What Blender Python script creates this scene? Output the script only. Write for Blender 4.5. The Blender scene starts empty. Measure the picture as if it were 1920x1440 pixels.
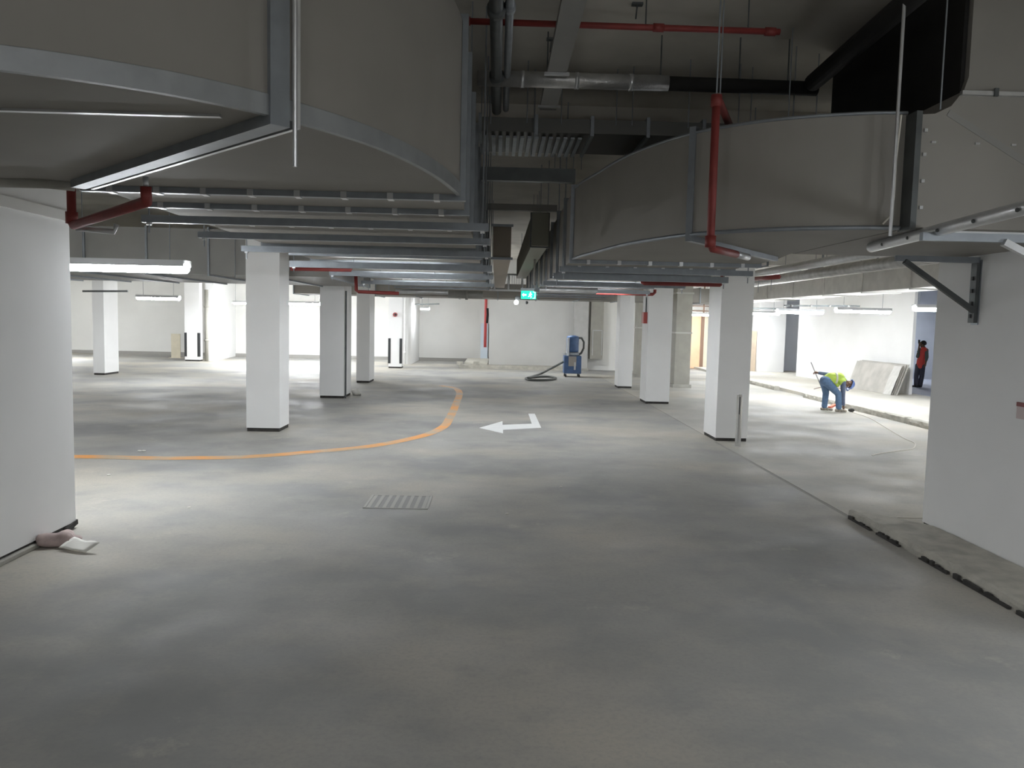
import bpy, bmesh, math, random
from mathutils import Vector, Matrix
R = random.Random(7)
SC = bpy.context.scene
COL = SC.collection
PI = math.pi

# ------------------------------------------------------------------ camera
H, F, YAW, PIT, ROLL = 2.3, 1480.0, 0.0203, 0.0809, 0.023
fw = Vector((math.sin(YAW)*math.cos(PIT), math.cos(YAW)*math.cos(PIT), -math.sin(PIT)))
r0 = Vector((math.cos(YAW), -math.sin(YAW), 0)); u0 = r0.cross(fw)
cr = r0*math.cos(ROLL) + u0*math.sin(ROLL)
cu = u0*math.cos(ROLL) - r0*math.sin(ROLL)
EYE = Vector((0, 0, H))
def ray(px, py): return fw + cr*((px-960)/F) - cu*((py-720)/F)
def onY(px, py, Y):
    d = ray(px, py); return EYE + d*(Y/d.y)
def onZ(px, py, z=0.0):
    d = ray(px, py); return EYE + d*((z-H)/d.z)
def onX(px, py, X):
    d = ray(px, py); return EYE + d*(X/d.x)
cam = bpy.data.cameras.new('camera'); co = bpy.data.objects.new('camera', cam); COL.objects.link(co)
cam.sensor_fit = 'HORIZONTAL'; cam.sensor_width = 36.0; cam.lens = F/1920*36.0
cam.clip_start = 0.05; cam.clip_end = 200
M = Matrix((cr, cu, -fw)).transposed().to_4x4(); M.translation = EYE
co.matrix_world = M
SC.camera = co

# ------------------------------------------------------------------ materials
MATS = {}
def mat(name, c, rough=0.7, metal=0.0, var=0.0, scale=4.0, c2=None, bump=0.0, emit=None, es=0.0):
    if name in MATS: return MATS[name]
    m = bpy.data.materials.new(name); m.use_nodes = True
    nt = m.node_tree; b = nt.nodes['Principled BSDF']
    b.inputs['Roughness'].default_value = rough; b.inputs['Metallic'].default_value = metal
    col = (*c, 1)
    b.inputs['Base Color'].default_value = col
    if var or c2 or bump:
        g = nt.nodes.new('ShaderNodeNewGeometry')
        n = nt.nodes.new('ShaderNodeTexNoise'); n.inputs['Scale'].default_value = scale; n.inputs['Detail'].default_value = 6
        nt.links.new(g.outputs['Position'], n.inputs['Vector'])
        rp = nt.nodes.new('ShaderNodeValToRGB')
        if c2 is None: c2 = tuple(max(0, x*(1-var)) for x in c)
        rp.color_ramp.elements[0].position = 0.35; rp.color_ramp.elements[1].position = 0.65
        rp.color_ramp.elements[0].color = (*c2, 1); rp.color_ramp.elements[1].color = col
        nt.links.new(n.outputs['Fac'], rp.inputs['Fac']); nt.links.new(rp.outputs['Color'], b.inputs['Base Color'])
        if bump:
            bp = nt.nodes.new('ShaderNodeBump'); bp.inputs['Strength'].default_value = bump; bp.inputs['Distance'].default_value = 0.02
            n2 = nt.nodes.new('ShaderNodeTexNoise'); n2.inputs['Scale'].default_value = scale*6; n2.inputs['Detail'].default_value = 4
            nt.links.new(g.outputs['Position'], n2.inputs['Vector'])
            nt.links.new(n2.outputs['Fac'], bp.inputs['Height']); nt.links.new(bp.outputs['Normal'], b.inputs['Normal'])
    if emit:
        b.inputs['Emission Color'].default_value = (*emit, 1); b.inputs['Emission Strength'].default_value = es
    MATS[name] = m; return m

def floor_mat(name, base, dust, dark, rough=0.5, cover=(0.47, 0.62)):
    m = bpy.data.materials.new(name); m.use_nodes = True; nt = m.node_tree; L = nt.links
    b = nt.nodes['Principled BSDF']
    g = nt.nodes.new('ShaderNodeNewGeometry')
    def noise(sc, det=5, sx=1, sy=1, rg=0.55):
        mp = nt.nodes.new('ShaderNodeMapping'); mp.inputs['Scale'].default_value = (sx, sy, 1)
        L.new(g.outputs['Position'], mp.inputs['Vector'])
        n = nt.nodes.new('ShaderNodeTexNoise'); n.inputs['Scale'].default_value = sc; n.inputs['Detail'].default_value = det
        n.inputs['Roughness'].default_value = rg
        L.new(mp.outputs['Vector'], n.inputs['Vector']); return n
    def ramp(n, p0, p1):
        r = nt.nodes.new('ShaderNodeMapRange'); r.inputs['From Min'].default_value = p0; r.inputs['From Max'].default_value = p1
        L.new(n.outputs['Fac'], r.inputs['Value']); return r
    def mix(f, a, c, k=1.0):
        x = nt.nodes.new('ShaderNodeMix'); x.data_type = 'RGBA'
        mul = nt.nodes.new('ShaderNodeMath'); mul.operation = 'MULTIPLY'; mul.inputs[1].default_value = k
        L.new(f.outputs[0], mul.inputs[0]); L.new(mul.outputs[0], x.inputs['Factor'])
        if isinstance(a, tuple): x.inputs['A'].default_value = (*a, 1)
        else: L.new(a.outputs['Result'], x.inputs['A'])
        x.inputs['B'].default_value = (*c, 1); return x
    a = mix(ramp(noise(0.55, 6), 0.42, 0.62), base, dark, 0.8)
    a = mix(ramp(noise(0.3, 6, 0.9, 1.15), *cover), a, dust, 0.85)
    a = mix(ramp(noise(2.3, 8, 1, 1, 0.7), 0.5, 0.75), a, dust, 0.35)
    a = mix(ramp(noise(2.6, 7, 0.8, 1.2, 0.65), 0.56, 0.75), a, dark, 0.5)
    a = mix(ramp(noise(0.9, 7, 1, 1, 0.75), 0.60, 0.70), a, tuple(min(0.7, v*1.25) for v in dust), 0.4)
    a = mix(ramp(noise(28, 4, 1, 1, 0.7), 0.45, 0.7), a, dark, 0.35)
    L.new(a.outputs['Result'], b.inputs['Base Color'])
    rr = ramp(noise(0.8, 5), 0.35, 0.65); rr.inputs['To Min'].default_value = rough-0.1; rr.inputs['To Max'].default_value = rough+0.15
    L.new(rr.outputs['Result'], b.inputs['Roughness'])
    b.inputs['Specular IOR Level'].default_value = 0.22
    bp = nt.nodes.new('ShaderNodeBump'); bp.inputs['Strength'].default_value = 0.12; bp.inputs['Distance'].default_value = 0.01
    L.new(noise(14, 6, 1, 1, 0.7).outputs['Fac'], bp.inputs['Height']); L.new(bp.outputs['Normal'], b.inputs['Normal'])
    return m

FLOOR = floor_mat('concrete_floor', (0.35, 0.345, 0.322), (0.45, 0.42, 0.36), (0.255, 0.257, 0.255), 0.66)
SIDE = floor_mat('dusty_side_floor', (0.40, 0.39, 0.36), (0.49, 0.46, 0.395), (0.32, 0.315, 0.29), 0.66)
WALK = floor_mat('walkway_concrete', (0.62, 0.60, 0.54), (0.66, 0.62, 0.54), (0.5, 0.48, 0.43), 0.65)
WHITE = mat('white_paint', (0.85, 0.85, 0.845), 0.75, var=0.03, scale=1.5)
WALLC = mat('wall_paint', (0.76, 0.755, 0.73), 0.8, var=0.05, scale=0.8)
GREYWALL = mat('grey_blue_plaster', (0.44, 0.47, 0.54), 0.8, var=0.12, scale=1.2)
CEIL = mat('ceiling_concrete', (0.62, 0.59, 0.53), 0.85, var=0.15, scale=1.3)
CONC = mat('raw_concrete', (0.42, 0.41, 0.37), 0.85, var=0.3, scale=3, bump=0.3)
KERB = mat('kerb_concrete', (0.50, 0.48, 0.42), 0.9, var=0.25, scale=5, bump=0.5)
DIRT = mat('dark_dirt', (0.055, 0.052, 0.048), 0.95, var=0.4, scale=9)
DUCT = mat('duct_sheet', (0.30, 0.285, 0.26), 0.8, 0.0, var=0.10, scale=1.1)
DUCTB = mat('duct_sheet_far', (0.30, 0.295, 0.28), 0.55, 0.2, var=0.12, scale=1.2)
GALV = mat('galvanised_steel', (0.30, 0.325, 0.35), 0.45, 0.55, var=0.15, scale=7)
GALVL = mat('bright_galvanised', (0.66, 0.67, 0.68), 0.32, 0.7, var=0.12, scale=9)
STEELD = mat('dark_steel', (0.12, 0.13, 0.13), 0.5, 0.5, var=0.2, scale=6)
RUBBER = mat('black_insulation', (0.018, 0.017, 0.016), 0.85, var=0.3, scale=5)
FOIL = mat('foil_cladding', (0.58, 0.58, 0.57), 0.34, 0.7, var=0.25, scale=6, bump=0.25)
RED = mat('red_pipe_paint', (0.24, 0.035, 0.03), 0.55, var=0.2, scale=6)
REDB = mat('red_plastic', (0.42, 0.07, 0.06), 0.4)
CHROME = mat('chrome_steel', (0.78, 0.78, 0.78), 0.16, 1.0)
BLACK = mat('black_rubber', (0.03, 0.032, 0.034), 0.6)
WPAINT = mat('white_road_paint', (0.80, 0.81, 0.80), 0.6, var=0.06, scale=5)
LAMP = mat('lit_diffuser', (0.9, 0.9, 0.9), 0.5, emit=(0.93, 0.965, 1.0), es=112)
LAMPB = mat('lit_diffuser_strong', (0.9, 0.9, 0.9), 0.5, emit=(0.93, 0.965, 1.0), es=85)
LAMPL = mat('lit_diffuser_left_bay', (0.9, 0.9, 0.9), 0.5, emit=(0.93, 0.965, 1.0), es=300)
LAMPS = mat('fill_strip_diffuser', (0.9, 0.9, 0.9), 0.5, emit=(0.93, 0.965, 1.0), es=40)
LAMPN = mat('lit_diffuser_near', (0.9, 0.9, 0.9), 0.5, emit=(0.95, 0.965, 1.0), es=42)
LAMPC = mat('lit_diffuser_weak', (0.9, 0.9, 0.9), 0.5, emit=(0.93, 0.965, 1.0), es=80)
SPOT = mat('lit_spot', (0.9, 0.9, 0.9), 0.5, emit=(0.95, 0.97, 1.0), es=30)
LAMPBODY = mat('lamp_housing', (0.55, 0.56, 0.57), 0.5)
BLUEM = mat('blue_machine_paint', (0.07, 0.14, 0.30), 0.4, var=0.25, scale=6)
PLY = mat('peach_plywood', (0.80, 0.50, 0.32), 0.7, var=0.08, scale=3)
BROWN = mat('brown_frame', (0.20, 0.12, 0.08), 0.6)
BEIGE = mat('beige_board', (0.62, 0.57, 0.45), 0.8, var=0.1, scale=3)
SHEET = mat('grey_board_stack', (0.50, 0.48, 0.44), 0.75, var=0.22, scale=2.2)
TAN = mat('tan_board', (0.52, 0.43, 0.33), 0.75, var=0.1, scale=3)
SKIN = mat('brown_skin', (0.17, 0.09, 0.055), 0.55)
DENIM = mat('blue_work_trousers', (0.12, 0.20, 0.33), 0.85, var=0.2, scale=14)
SHIRT = mat('grey_blue_shirt', (0.14, 0.17, 0.26), 0.85, var=0.15, scale=14)
HIVIS = mat('lime_vest', (0.50, 0.66, 0.10), 0.7, var=0.1, scale=12)
REFL = mat('grey_reflective_strip', (0.62, 0.62, 0.52), 0.35)
REDV = mat('red_orange_vest', (0.80, 0.09, 0.07), 0.7, var=0.1, scale=12)
HELM = mat('blue_hard_hat', (0.13, 0.21, 0.50), 0.35)
SHOE = mat('dusty_shoe', (0.33, 0.30, 0.25), 0.8)
DTROU = mat('dark_grey_trousers', (0.075, 0.075, 0.10), 0.85)
OLIVE = mat('olive_sleeve', (0.13, 0.15, 0.13), 0.85)
HAIR = mat('black_hair', (0.02, 0.018, 0.017), 0.7)
PAPER = mat('white_paper', (0.78, 0.77, 0.72), 0.7)
PINK = mat('pink_grey_cloth', (0.50, 0.40, 0.38), 0.85, var=0.2, scale=14)
HOSE = mat('grey_hose', (0.10, 0.105, 0.10), 0.6)
CORD = mat('pale_cord', (0.66, 0.63, 0.56), 0.7)

# orange line paint, worn in places
def worn_orange():
    m = bpy.data.materials.new('worn_orange_paint'); m.use_nodes = True; nt = m.node_tree; L = nt.links
    b = nt.nodes['Principled BSDF']; b.inputs['Roughness'].default_value = 0.6
    g = nt.nodes.new('ShaderNodeNewGeometry'); n = nt.nodes.new('ShaderNodeTexNoise')
    n.inputs['Scale'].default_value = 1.6; n.inputs['Detail'].default_value = 7; L.new(g.outputs['Position'], n.inputs['Vector'])
    r = nt.nodes.new('ShaderNodeValToRGB'); e = r.color_ramp.elements
    e[0].position = 0.38; e[0].color = (0.48, 0.36, 0.23, 1); e[1].position = 0.62; e[1].color = (0.76, 0.32, 0.06, 1)
    L.new(n.outputs['Fac'], r.inputs['Fac']); L.new(r.outputs['Color'], b.inputs['Base Color']); return m
ORANGE = worn_orange()

# ------------------------------------------------------------------ mesh helpers
class MB:
    def __init__(s): s.bm = bmesh.new()
    def box(s, x0, x1, y0, y1, z0, z1):
        v = [s.bm.verts.new((x, y, z)) for z in (z0, z1) for y in (y0, y1) for x in (x0, x1)]
        for f in ((0,2,3,1),(4,5,7,6),(0,1,5,4),(2,6,7,3),(1,3,7,5),(0,4,6,2)): s.bm.faces.new([v[i] for i in f])
        return s
    def obox(s, p, q, w, h, up=(0,0,1)):
        """bar from p to q, w wide (across), h tall (along up)"""
        p, q = Vector(p), Vector(q); d = (q-p).normalized(); up = Vector(up)
        if abs(d.dot(up)) > 0.99: up = Vector((0,1,0))
        a = d.cross(up).normalized(); b = a.cross(d).normalized()
        v = [s.bm.verts.new(c + a*(sx*w/2) + b*(sz*h/2)) for c in (p, q) for sz in (-1, 1) for sx in (-1, 1)]
        for f in ((0,2,3,1),(4,5,7,6),(0,1,5,4),(2,6,7,3),(1,3,7,5),(0,4,6,2)): s.bm.faces.new([v[i] for i in f])
        return s
    def tube(s, pts, r, seg=12, cap=True):
        pts = [Vector(p) for p in pts]; rs = r if isinstance(r, (list, tuple)) else [r]*len(pts)
        rings = []; a = None
        for i, p in enumerate(pts):
            d = (pts[min(i+1, len(pts)-1)] - pts[max(i-1, 0)]).normalized()
            if a is None:
                a = d.orthogonal().normalized()
            a = (a - d*a.dot(d)); a = a.normalized() if a.length > 1e-6 else d.orthogonal().normalized()
            b = d.cross(a)
            rings.append([s.bm.verts.new(p + (a*math.cos(2*PI*k/seg) + b*math.sin(2*PI*k/seg))*rs[i]) for k in range(seg)])
        for i in range(len(rings)-1):
            for k in range(seg):
                s.bm.faces.new((rings[i][k], rings[i][(k+1)%seg], rings[i+1][(k+1)%seg], rings[i+1][k]))
        if cap:
            s.bm.faces.new(rings[0][::-1]); s.bm.faces.new(rings[-1])
        return s
    def prism(s, poly, z0, z1, M=None):
        lo = [s.bm.verts.new((x, y, z0)) for x, y in poly]; hi = [s.bm.verts.new((x, y, z1)) for x, y in poly]
        n = len(poly)
        s.bm.faces.new(lo[::-1]); s.bm.faces.new(hi)
        for i in range(n): s.bm.faces.new((lo[i], lo[(i+1)%n], hi[(i+1)%n], hi[i]))
        if M is not None: bmesh.ops.transform(s.bm, matrix=M, verts=lo+hi)
        return s
    def xzprism(s, poly, y0, y1):
        a = [s.bm.verts.new((x, y0, z)) for x, z in poly]; b = [s.bm.verts.new((x, y1, z)) for x, z in poly]
        n = len(poly); s.bm.faces.new(a); s.bm.faces.new(b[::-1])
        for i in range(n): s.bm.faces.new((a[(i+1)%n], a[i], b[i], b[(i+1)%n]))
        return s
    def ball(s, c, r, sc=(1,1,1), seg=16, rot=None):
        Mx = Matrix.Translation(Vector(c))
        if rot is not None: Mx = Mx @ rot
        Mx = Mx @ Matrix.Diagonal((*[r*k for k in sc], 1))
        bmesh.ops.create_uvsphere(s.bm, u_segments=seg, v_segments=max(6, seg//2), radius=1, matrix=Mx); return s
    def lathe(s, prof, c=(0,0,0), seg=24):
        c = Vector(c); rings = []
        for r, z in prof: rings.append([s.bm.verts.new(c + Vector((r*math.cos(2*PI*k/seg), r*math.sin(2*PI*k/seg), z))) for k in range(seg)])
        for i in range(len(rings)-1):
            for k in range(seg): s.bm.faces.new((rings[i][k], rings[i][(k+1)%seg], rings[i+1][(k+1)%seg], rings[i+1][k]))
        s.bm.faces.new(rings[0][::-1]); s.bm.faces.new(rings[-1]); return s
    def limb(s, pts, rs, seg=12):
        s.tube(pts, rs, seg)
        for p, r in zip(pts, rs): s.ball(p, r*0.995, seg=seg)
        return s
    def build(s, name, m, parent=None, smooth=False, bevel=0.0):
        bmesh.ops.recalc_face_normals(s.bm, faces=s.bm.faces)
        if bevel: 
            bmesh.ops.bevel(s.bm, geom=list(s.bm.edges), offset=bevel, segments=2, affect='EDGES', profile=0.5)
        me = bpy.data.meshes.new(name); s.bm.to_mesh(me); s.bm.free()
        if smooth:
            for p in me.polygons: p.use_smooth = True
        me.materials.append(m)
        o = bpy.data.objects.new(name, me); COL.objects.link(o)
        if parent is not None:
            o.parent = parent; o.matrix_parent_inverse = Matrix.Translation(-parent_world(parent))
        return o
def parent_world(p):
    v = Vector(p.location)
    while p.parent is not None:
        v = v + p.matrix_parent_inverse.translation + p.parent.location
        p = p.parent
        break
    return v
def tag(o, label=None, cat=None, group=None, kind=None):
    if label: o['label'] = label
    if cat: o['category'] = cat
    if group: o['group'] = group
    if kind: o['kind'] = kind
    return o
def thing(name, label, cat, loc=(0,0,0), group=None):
    o = bpy.data.objects.new(name, None); COL.objects.link(o); o.location = loc; o.empty_display_size = 0.2
    return tag(o, label, cat, group)
def struct(o): o['kind'] = 'structure'; return o
def remesh(o, vox, smooth=4):
    md = o.modifiers.new('r', 'REMESH'); md.mode = 'VOXEL'; md.voxel_size = vox; md.use_smooth_shade = True
    ms = o.modifiers.new('s', 'SMOOTH'); ms.iterations = smooth; ms.factor = 0.5
    dg = bpy.context.evaluated_depsgraph_get()
    me = bpy.data.meshes.new_from_object(o.evaluated_get(dg))
    mm = o.data.materials[0]; o.modifiers.clear(); o.data = me
    if not me.materials: me.materials.append(mm)
    for p in me.polygons: p.use_smooth = True
    return o

# ------------------------------------------------------------------ setting
CZ = 5.2
struct(MB().box(-27, 22, -8, 48, -0.2, 0).build('floor', FLOOR))
struct(MB().box(-27, 22, -8, 48, CZ, CZ+0.1).build('ceiling', CEIL))
struct(MB().box(-25.3, -25, -8, 46, 0, CZ).build('wall_left', WALLC))
struct(MB().box(20, 20.3, -8, 46, 0, CZ).build('wall_right', WALLC))
struct(MB().box(-25, 20, -7.3, -7, 0, CZ).build('wall_front', WALLC))
struct(MB().box(-25, -0.75, 43, 43.3, 0, CZ).build('wall_back_left', WALLC))
struct(MB().box(-25, -0.95, 42.93, 43, 0.0, 0.16).build('baseboard_back', mat('grey_skirting', (0.34, 0.33, 0.31), 0.8)))
# centre block of the back wall
struct(MB().box(-0.38, 4.5, 38, 43, 0, CZ).build('wall_back', mat('wall_paint_grey', (0.60, 0.595, 0.575), 0.8, var=0.06, scale=0.9)))
struct(MB().box(4.35, 9.0, 37.7, 38.1, 0, CZ).build('wall_back_right', WALLC))
struct(MB().box(9.0, 9.45, 40.6, 41, 0, CZ).build('wall_back_door', WALLC))
struct(MB().box(9.45, 20, 40.6, 41, 2.75, CZ).build('wall_back_header', WALLC))
struct(MB().box(10.95, 20, 40.6, 41, 0, 2.75).build('wall_back_far', WALLC))
struct(MB().box(-0.95, -0.38, 42.5, 42.9, 0, CZ).build('wall_back_niche', WALLC))
struct(MB().box(4.36, 9.98, 9.38, 33, 0, 0.006).build('floor_right', SIDE))
struct(MB().box(4.31, 4.36, 9.38, 15.3, 0, 0.0015).build('trim_3', mat('floor_joint', (0.29, 0.285, 0.265), 0.9)))
# raised walkway on the right with the side room
struct(MB().box(10.2, 20, 9.2, 40.6, 0, 0.11).build('floor_walkway', WALK))
struct(MB().prism([(13.84,26.1),(13.94,26.1),(13.5,34.8),(13.33,34.8)], 0.11, CZ).build('wall_right_white', WHITE))
struct(MB().box(12.45, 13.72, 37.4, 40.6, 0.11, CZ).build('wall_right_pier', WHITE))
struct(MB().box(13.75, 20, 34.4, 34.7, 0.11, CZ).build('wall_right_room', GREYWALL))
struct(MB().box(13.72, 15.5, 38.6, 38.9, 0.11, CZ).build('wall_right_recess', mat('pale_blue_plaster', (0.66, 0.69, 0.76), 0.8)))
struct(MB().box(14.25, 19.9, 24.2, 34.4, 0.11, 0.118).build('floor_room', mat('blue_grey_screed', (0.40, 0.43, 0.52), 0.6, var=0.1, scale=1.5)))
struct(MB().box(13.5, 20, 15, 24, 0.11, CZ).build('wall_right_near', GREYWALL))
# left white pier and grey duct panel beyond
struct(MB().prism([(-13.98,38.2),(-13.58,38.2),(-14.12,43),(-14.5,43)], 0, CZ).build('wall_left_pier', WHITE))
pr = MB()
prof = [(-4.85, 43), (-4.85, 39.0), (-4.78, 38.9), (-4.5, 38.88), (-4.36, 38.95), (-4.26, 39.15), (-4.22, 39.5), (-4.22, 43)]
struct(pr.prism(prof, 0, CZ).build('wall_rounded_pier', WHITE, smooth=False))
# step in front of the back wall
st = MB().box(-1.75, 3.5, 36.9, 37.98, 0, 0.14).build('concrete_step', KERB); tag(st, 'long low rough concrete step along the foot of the grey back wall', 'step')
pl = MB().box(-1.55, -0.42, 38.0, 42.4, 0, 0.22).build('concrete_plinth', mat('pale_plinth', (0.66, 0.64, 0.57), 0.8, var=0.1)); tag(pl, 'pale raised concrete plinth in the niche beside the grey back wall', 'plinth')
for i, (x, y) in enumerate(((-1.72, 37.0), (-0.95, 37.3))):
    b = MB().box(x-0.14, x+0.14, y-0.12, y+0.12, 0.142 if i else 0.142, 0.142+0.16).build('concrete_block', KERB, bevel=0.01)
    tag(b, ('rough concrete block at the left end of the low step', 'small concrete block on the low step below the red riser')[i], 'block')

# ------------------------------------------------------------------ columns
def column(x0, x1, y0, y1, label, z1=CZ, guards=False, extra=None, m=WHITE):
    cx, cy = (x0+x1)/2, (y0+y1)/2
    t = thing('column', label, 'column', (cx, cy, 0))
    MB().box(x0, x1, y0, y1, 0.07, z1).build('shaft', m, t)
    o = MB().box(x0+0.012, x1-0.012, y0+0.012, y1-0.012, 0, 0.07).build('base_gap', DIRT, t); o['label'] = 'dark dirty gap at the foot'
    if guards:
        for gx in (x0, x1):
            g = MB(); s = 0.012
            g.box(gx-s if gx == x0 else gx-0.1, gx+0.1 if gx == x0 else gx+s, y0-s, y0, 0.22, 1.35)
            g.box(gx-s if gx == x0 else gx, gx if gx == x0 else gx+s, y0, y0+0.1, 0.22, 1.35)
            g = g.build('corner_guard', BLACK, t); g['label'] = 'black rubber corner guard'
    return t
cl = column(-5.3, -4.42, 5.98, 8.3, 'near white wall-like column at the left edge of the photo')
o = MB().box(-5.3, -4.395, 5.98, 8.325, 3.2, 3.3).build('collar', WALLC, cl)
cR = column(5.0, 5.95, 5.0, 8.95, 'near grey-white wall-like column at the right edge carrying steel brackets', z1=CZ)
column(-4.89, -4.24, 15.5, 16.2, 'big white column standing beside the orange line, nearest of the left row')
c2 = column(-4.93, -4.26, 22.1, 23.2, 'white column with a thin dark pipe down its right edge, second of the left row')
column(-4.87, -4.42, 27.5, 28.6, 'slim white column third in the left row')
c4 = column(-4.9, -4.3, 35.8, 36.5, 'white column with black corner guards and a small red alarm, last of the left row', guards=True)
column(-14.40, -14.0, 28.45, 29.5, 'white column standing alone in the far left bay under the hanging lamp')
column(-14.80, -14.1, 37.75, 38.15, 'white column with black corner guards in the far left corner', guards=True)
cA = column(4.36, 4.99, 15.4, 16.3, 'big white column with a chrome bollard in front, nearest of the right row')
cB = column(4.28, 4.96, 22.38, 23.3, 'white column with a red call point on its side, second of the right row')
column(4.27, 4.77, 27.55, 28.3, 'slim white column third in the right row')
# thin pipe down the second left column
tag(MB().tube([(-4.22, 22.16, 0), (-4.22, 22.16, 3.0)], 0.025, 8).build('drain_pipe', STEELD), 'thin dark pipe running down the right edge of the second left column', 'pipe')
# grey vertical duct risers
def riser(x0, x1, y0, y1, zs, label, m):
    t = thing('duct_riser', label, 'duct', ((x0+x1)/2, (y0+y1)/2, 0))
    MB().box(x0, x1, y0, y1, 0.12, CZ-0.002).build('casing', m, t)
    for z in zs: MB().box(x0-0.04, x1+0.04, y0-0.04, y1+0.04, z-0.03, z+0.03).build('flange', RBDM, t)
    MB().box(x0-0.06, x1+0.06, y0-0.06, y1+0.06, 0, 0.12).build('base', CONC, t)
    return t
RBDM = mat('pale_joint', (0.46, 0.46, 0.43), 0.6)
RIS = mat('riser_board', (0.36, 0.35, 0.31), 0.7, 0.1, var=0.1)
riser(6.42, 6.98, 28.3, 29.2, (1.98, 3.4), 'grey vertical duct with a pale joint, between the right columns and the peach door', RIS)
riser(5.95, 6.45, 33.4, 34.2, (2.1,), 'dark grey vertical duct half hidden between two white columns on the right', RIS)
riser(3.62, 4.28, 37.1, 37.6, (), 'grey wall-height concrete riser behind the blue vacuum machine', mat('riser_grey', (0.45, 0.445, 0.43), 0.8, var=0.08))
t = thing('duct_drop', 'grey duct drop with a pale framed access panel on the back wall', 'duct', (4.75, 37.5, 0))
MB().box(4.40, 5.0, 37.2, 37.68, 0.55, 3.3).build('casing', RIS, t)
fr = MB()
for a in ((4.50, 4.53, 0.72, 1.92), (4.93, 4.96, 0.72, 1.92)): fr.box(a[0], a[1], 37.17, 37.2, a[2], a[3])
fr.box(4.53, 4.93, 37.17, 37.2, 1.88, 1.92)
fr.build('access_frame', GALVL, t)

# ------------------------------------------------------------------ ducts
def bar(mb, P, Q, z, w, h): mb.obox((P[0], P[1], z), (Q[0], Q[1], z), w, h)
def ring(P, Q, z0, z1, parent, w=0.045, t=0.03, m=GALV, name='flange', cleats=0, side=(True, True, True)):
    """flange frame around a duct section whose plan line is P-Q"""
    mb = MB(); P = Vector((*P, 0)); Q = Vector((*Q, 0)); d = (Q-P).normalized()
    Po, Qo = P - d*w, Q + d*w
    mb.obox((Po.x, Po.y, z0-w/2), (Qo.x, Qo.y, z0-w/2), t*2, w)
    mb.obox((Po.x, Po.y, z1+w/2), (Qo.x, Qo.y, z1+w/2), t*2, w)
    for c, sgn in ((P, -1), (Q, 1)):
        e = c + d*(sgn*w/2)
        n = Vector((-d.y, d.x, 0))
        mb.prism([((e + d*a*w/2 + n*b*t).x, (e + d*a*w/2 + n*b*t).y) for a, b in ((-1,-1),(1,-1),(1,1),(-1,1))], z0, z1)
    f = mb.build(name, m, parent)
    L = (Q-P).length
    for k in range(cleats):
        c = P + d*(L*(k+0.5)/cleats)
        cm = MB().obox((c.x-d.x*0.022, c.y-d.y*0.022, z0-w/2), (c.x+d.x*0.022, c.y+d.y*0.022, z0-w/2), t*2+0.03, w+0.012)
        o = cm.build('cleat', GALVL, f)
    return f

# ---- left main duct: elbow in from the left, then straight away from the camera
LZ0, LZ1 = 3.25, 4.55
dl = thing('ventilation_duct', 'huge grey sheet metal duct curving in from the left edge under the ceiling', 'duct', (-1.7, 6, LZ0))
outer = [(-8, 3.02), (-3.6, 3.02), (-2.7, 3.08), (-1.98, 3.26), (-1.50, 3.50), (-1.20, 3.75), (-1.02, 3.96), (-0.83, 4.24), (-0.68, 4.53), (-0.54, 4.92), (-0.42, 5.4), (-0.34, 5.9), (-0.31, 6.2)]
def smooth_poly(pts, n=6):
    out = []
    P = [Vector((*p, 0)) for p in pts]
    for i in range(len(P)-1):
        p0, p1, p2, p3 = P[max(i-1,0)], P[i], P[i+1], P[min(i+2, len(P)-1)]
        for k in range(n):
            t = k/n
            v = 0.5*((2*p1) + (p2-p0)*t + (2*p0-5*p1+4*p2-p3)*t*t + (3*p1-p0-3*p2+p3)*t**3)
            out.append((v.x, v.y))
    out.append(pts[-1]); return out
so = smooth_poly(outer)
inner = [(-3.15, 6.2), (-3.17, 6.1), (-3.3, 5.98), (-8, 5.95)]
MB().prism(so + inner, LZ0, LZ1).build('elbow', DUCT, dl)
# rolled lower edge of the elbow
eb = MB(); lo_, hi_, lo2, hi2 = [], [], [], []
for k_, (x, y) in enumerate(so):
    xa, ya = so[max(k_-1, 0)]; xb, yb_ = so[min(k_+1, len(so)-1)]
    d_ = Vector((xb-xa, yb_-ya, 0)).normalized(); n_ = Vector((d_.y, -d_.x, 0))
    p_ = Vector((x, y, LZ0)); 
    lo_.append(eb.bm.verts.new(p_ + n_*0.014 - Vector((0,0,0.012)))); hi_.append(eb.bm.verts.new(p_ + n_*0.010 + Vector((0,0,0.085))))
    lo2.append(eb.bm.verts.new(p_ - n_*0.02 - Vector((0,0,0.012)))); hi2.append(eb.bm.verts.new(p_ + n_*0.001 + Vector((0,0,0.09))))
for k_ in range(len(so)-1):
    for A_, B_ in ((lo_, hi_), (lo2, lo_), (hi_, hi2)): eb.bm.faces.new((A_[k_], A_[k_+1], B_[k_+1], B_[k_]))
eb.build('edge_band', mat('edge_band_metal', (0.36, 0.38, 0.39), 0.5, 0.3, var=0.15, scale=5), dl)
ys = [6.2, 7.05, 8.25, 9.5, 10.8, 12.2, 13.6, 15.1, 16.7, 18.5, 20.5, 22.5, 24.5, 26.5]
for a, b in zip(ys[:-1], ys[1:]): MB().box(-3.15, -0.31, a+0.002, b-0.002, LZ0, LZ1).build('duct_section', DUCT, dl)
for i, y in enumerate(ys[:-1]): ring((-3.15, y), (-0.31, y), LZ0, LZ1, dl, cleats=8 if i == 0 else (7 if i < 3 else 0), t=0.03 if i else 0.035)
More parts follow.
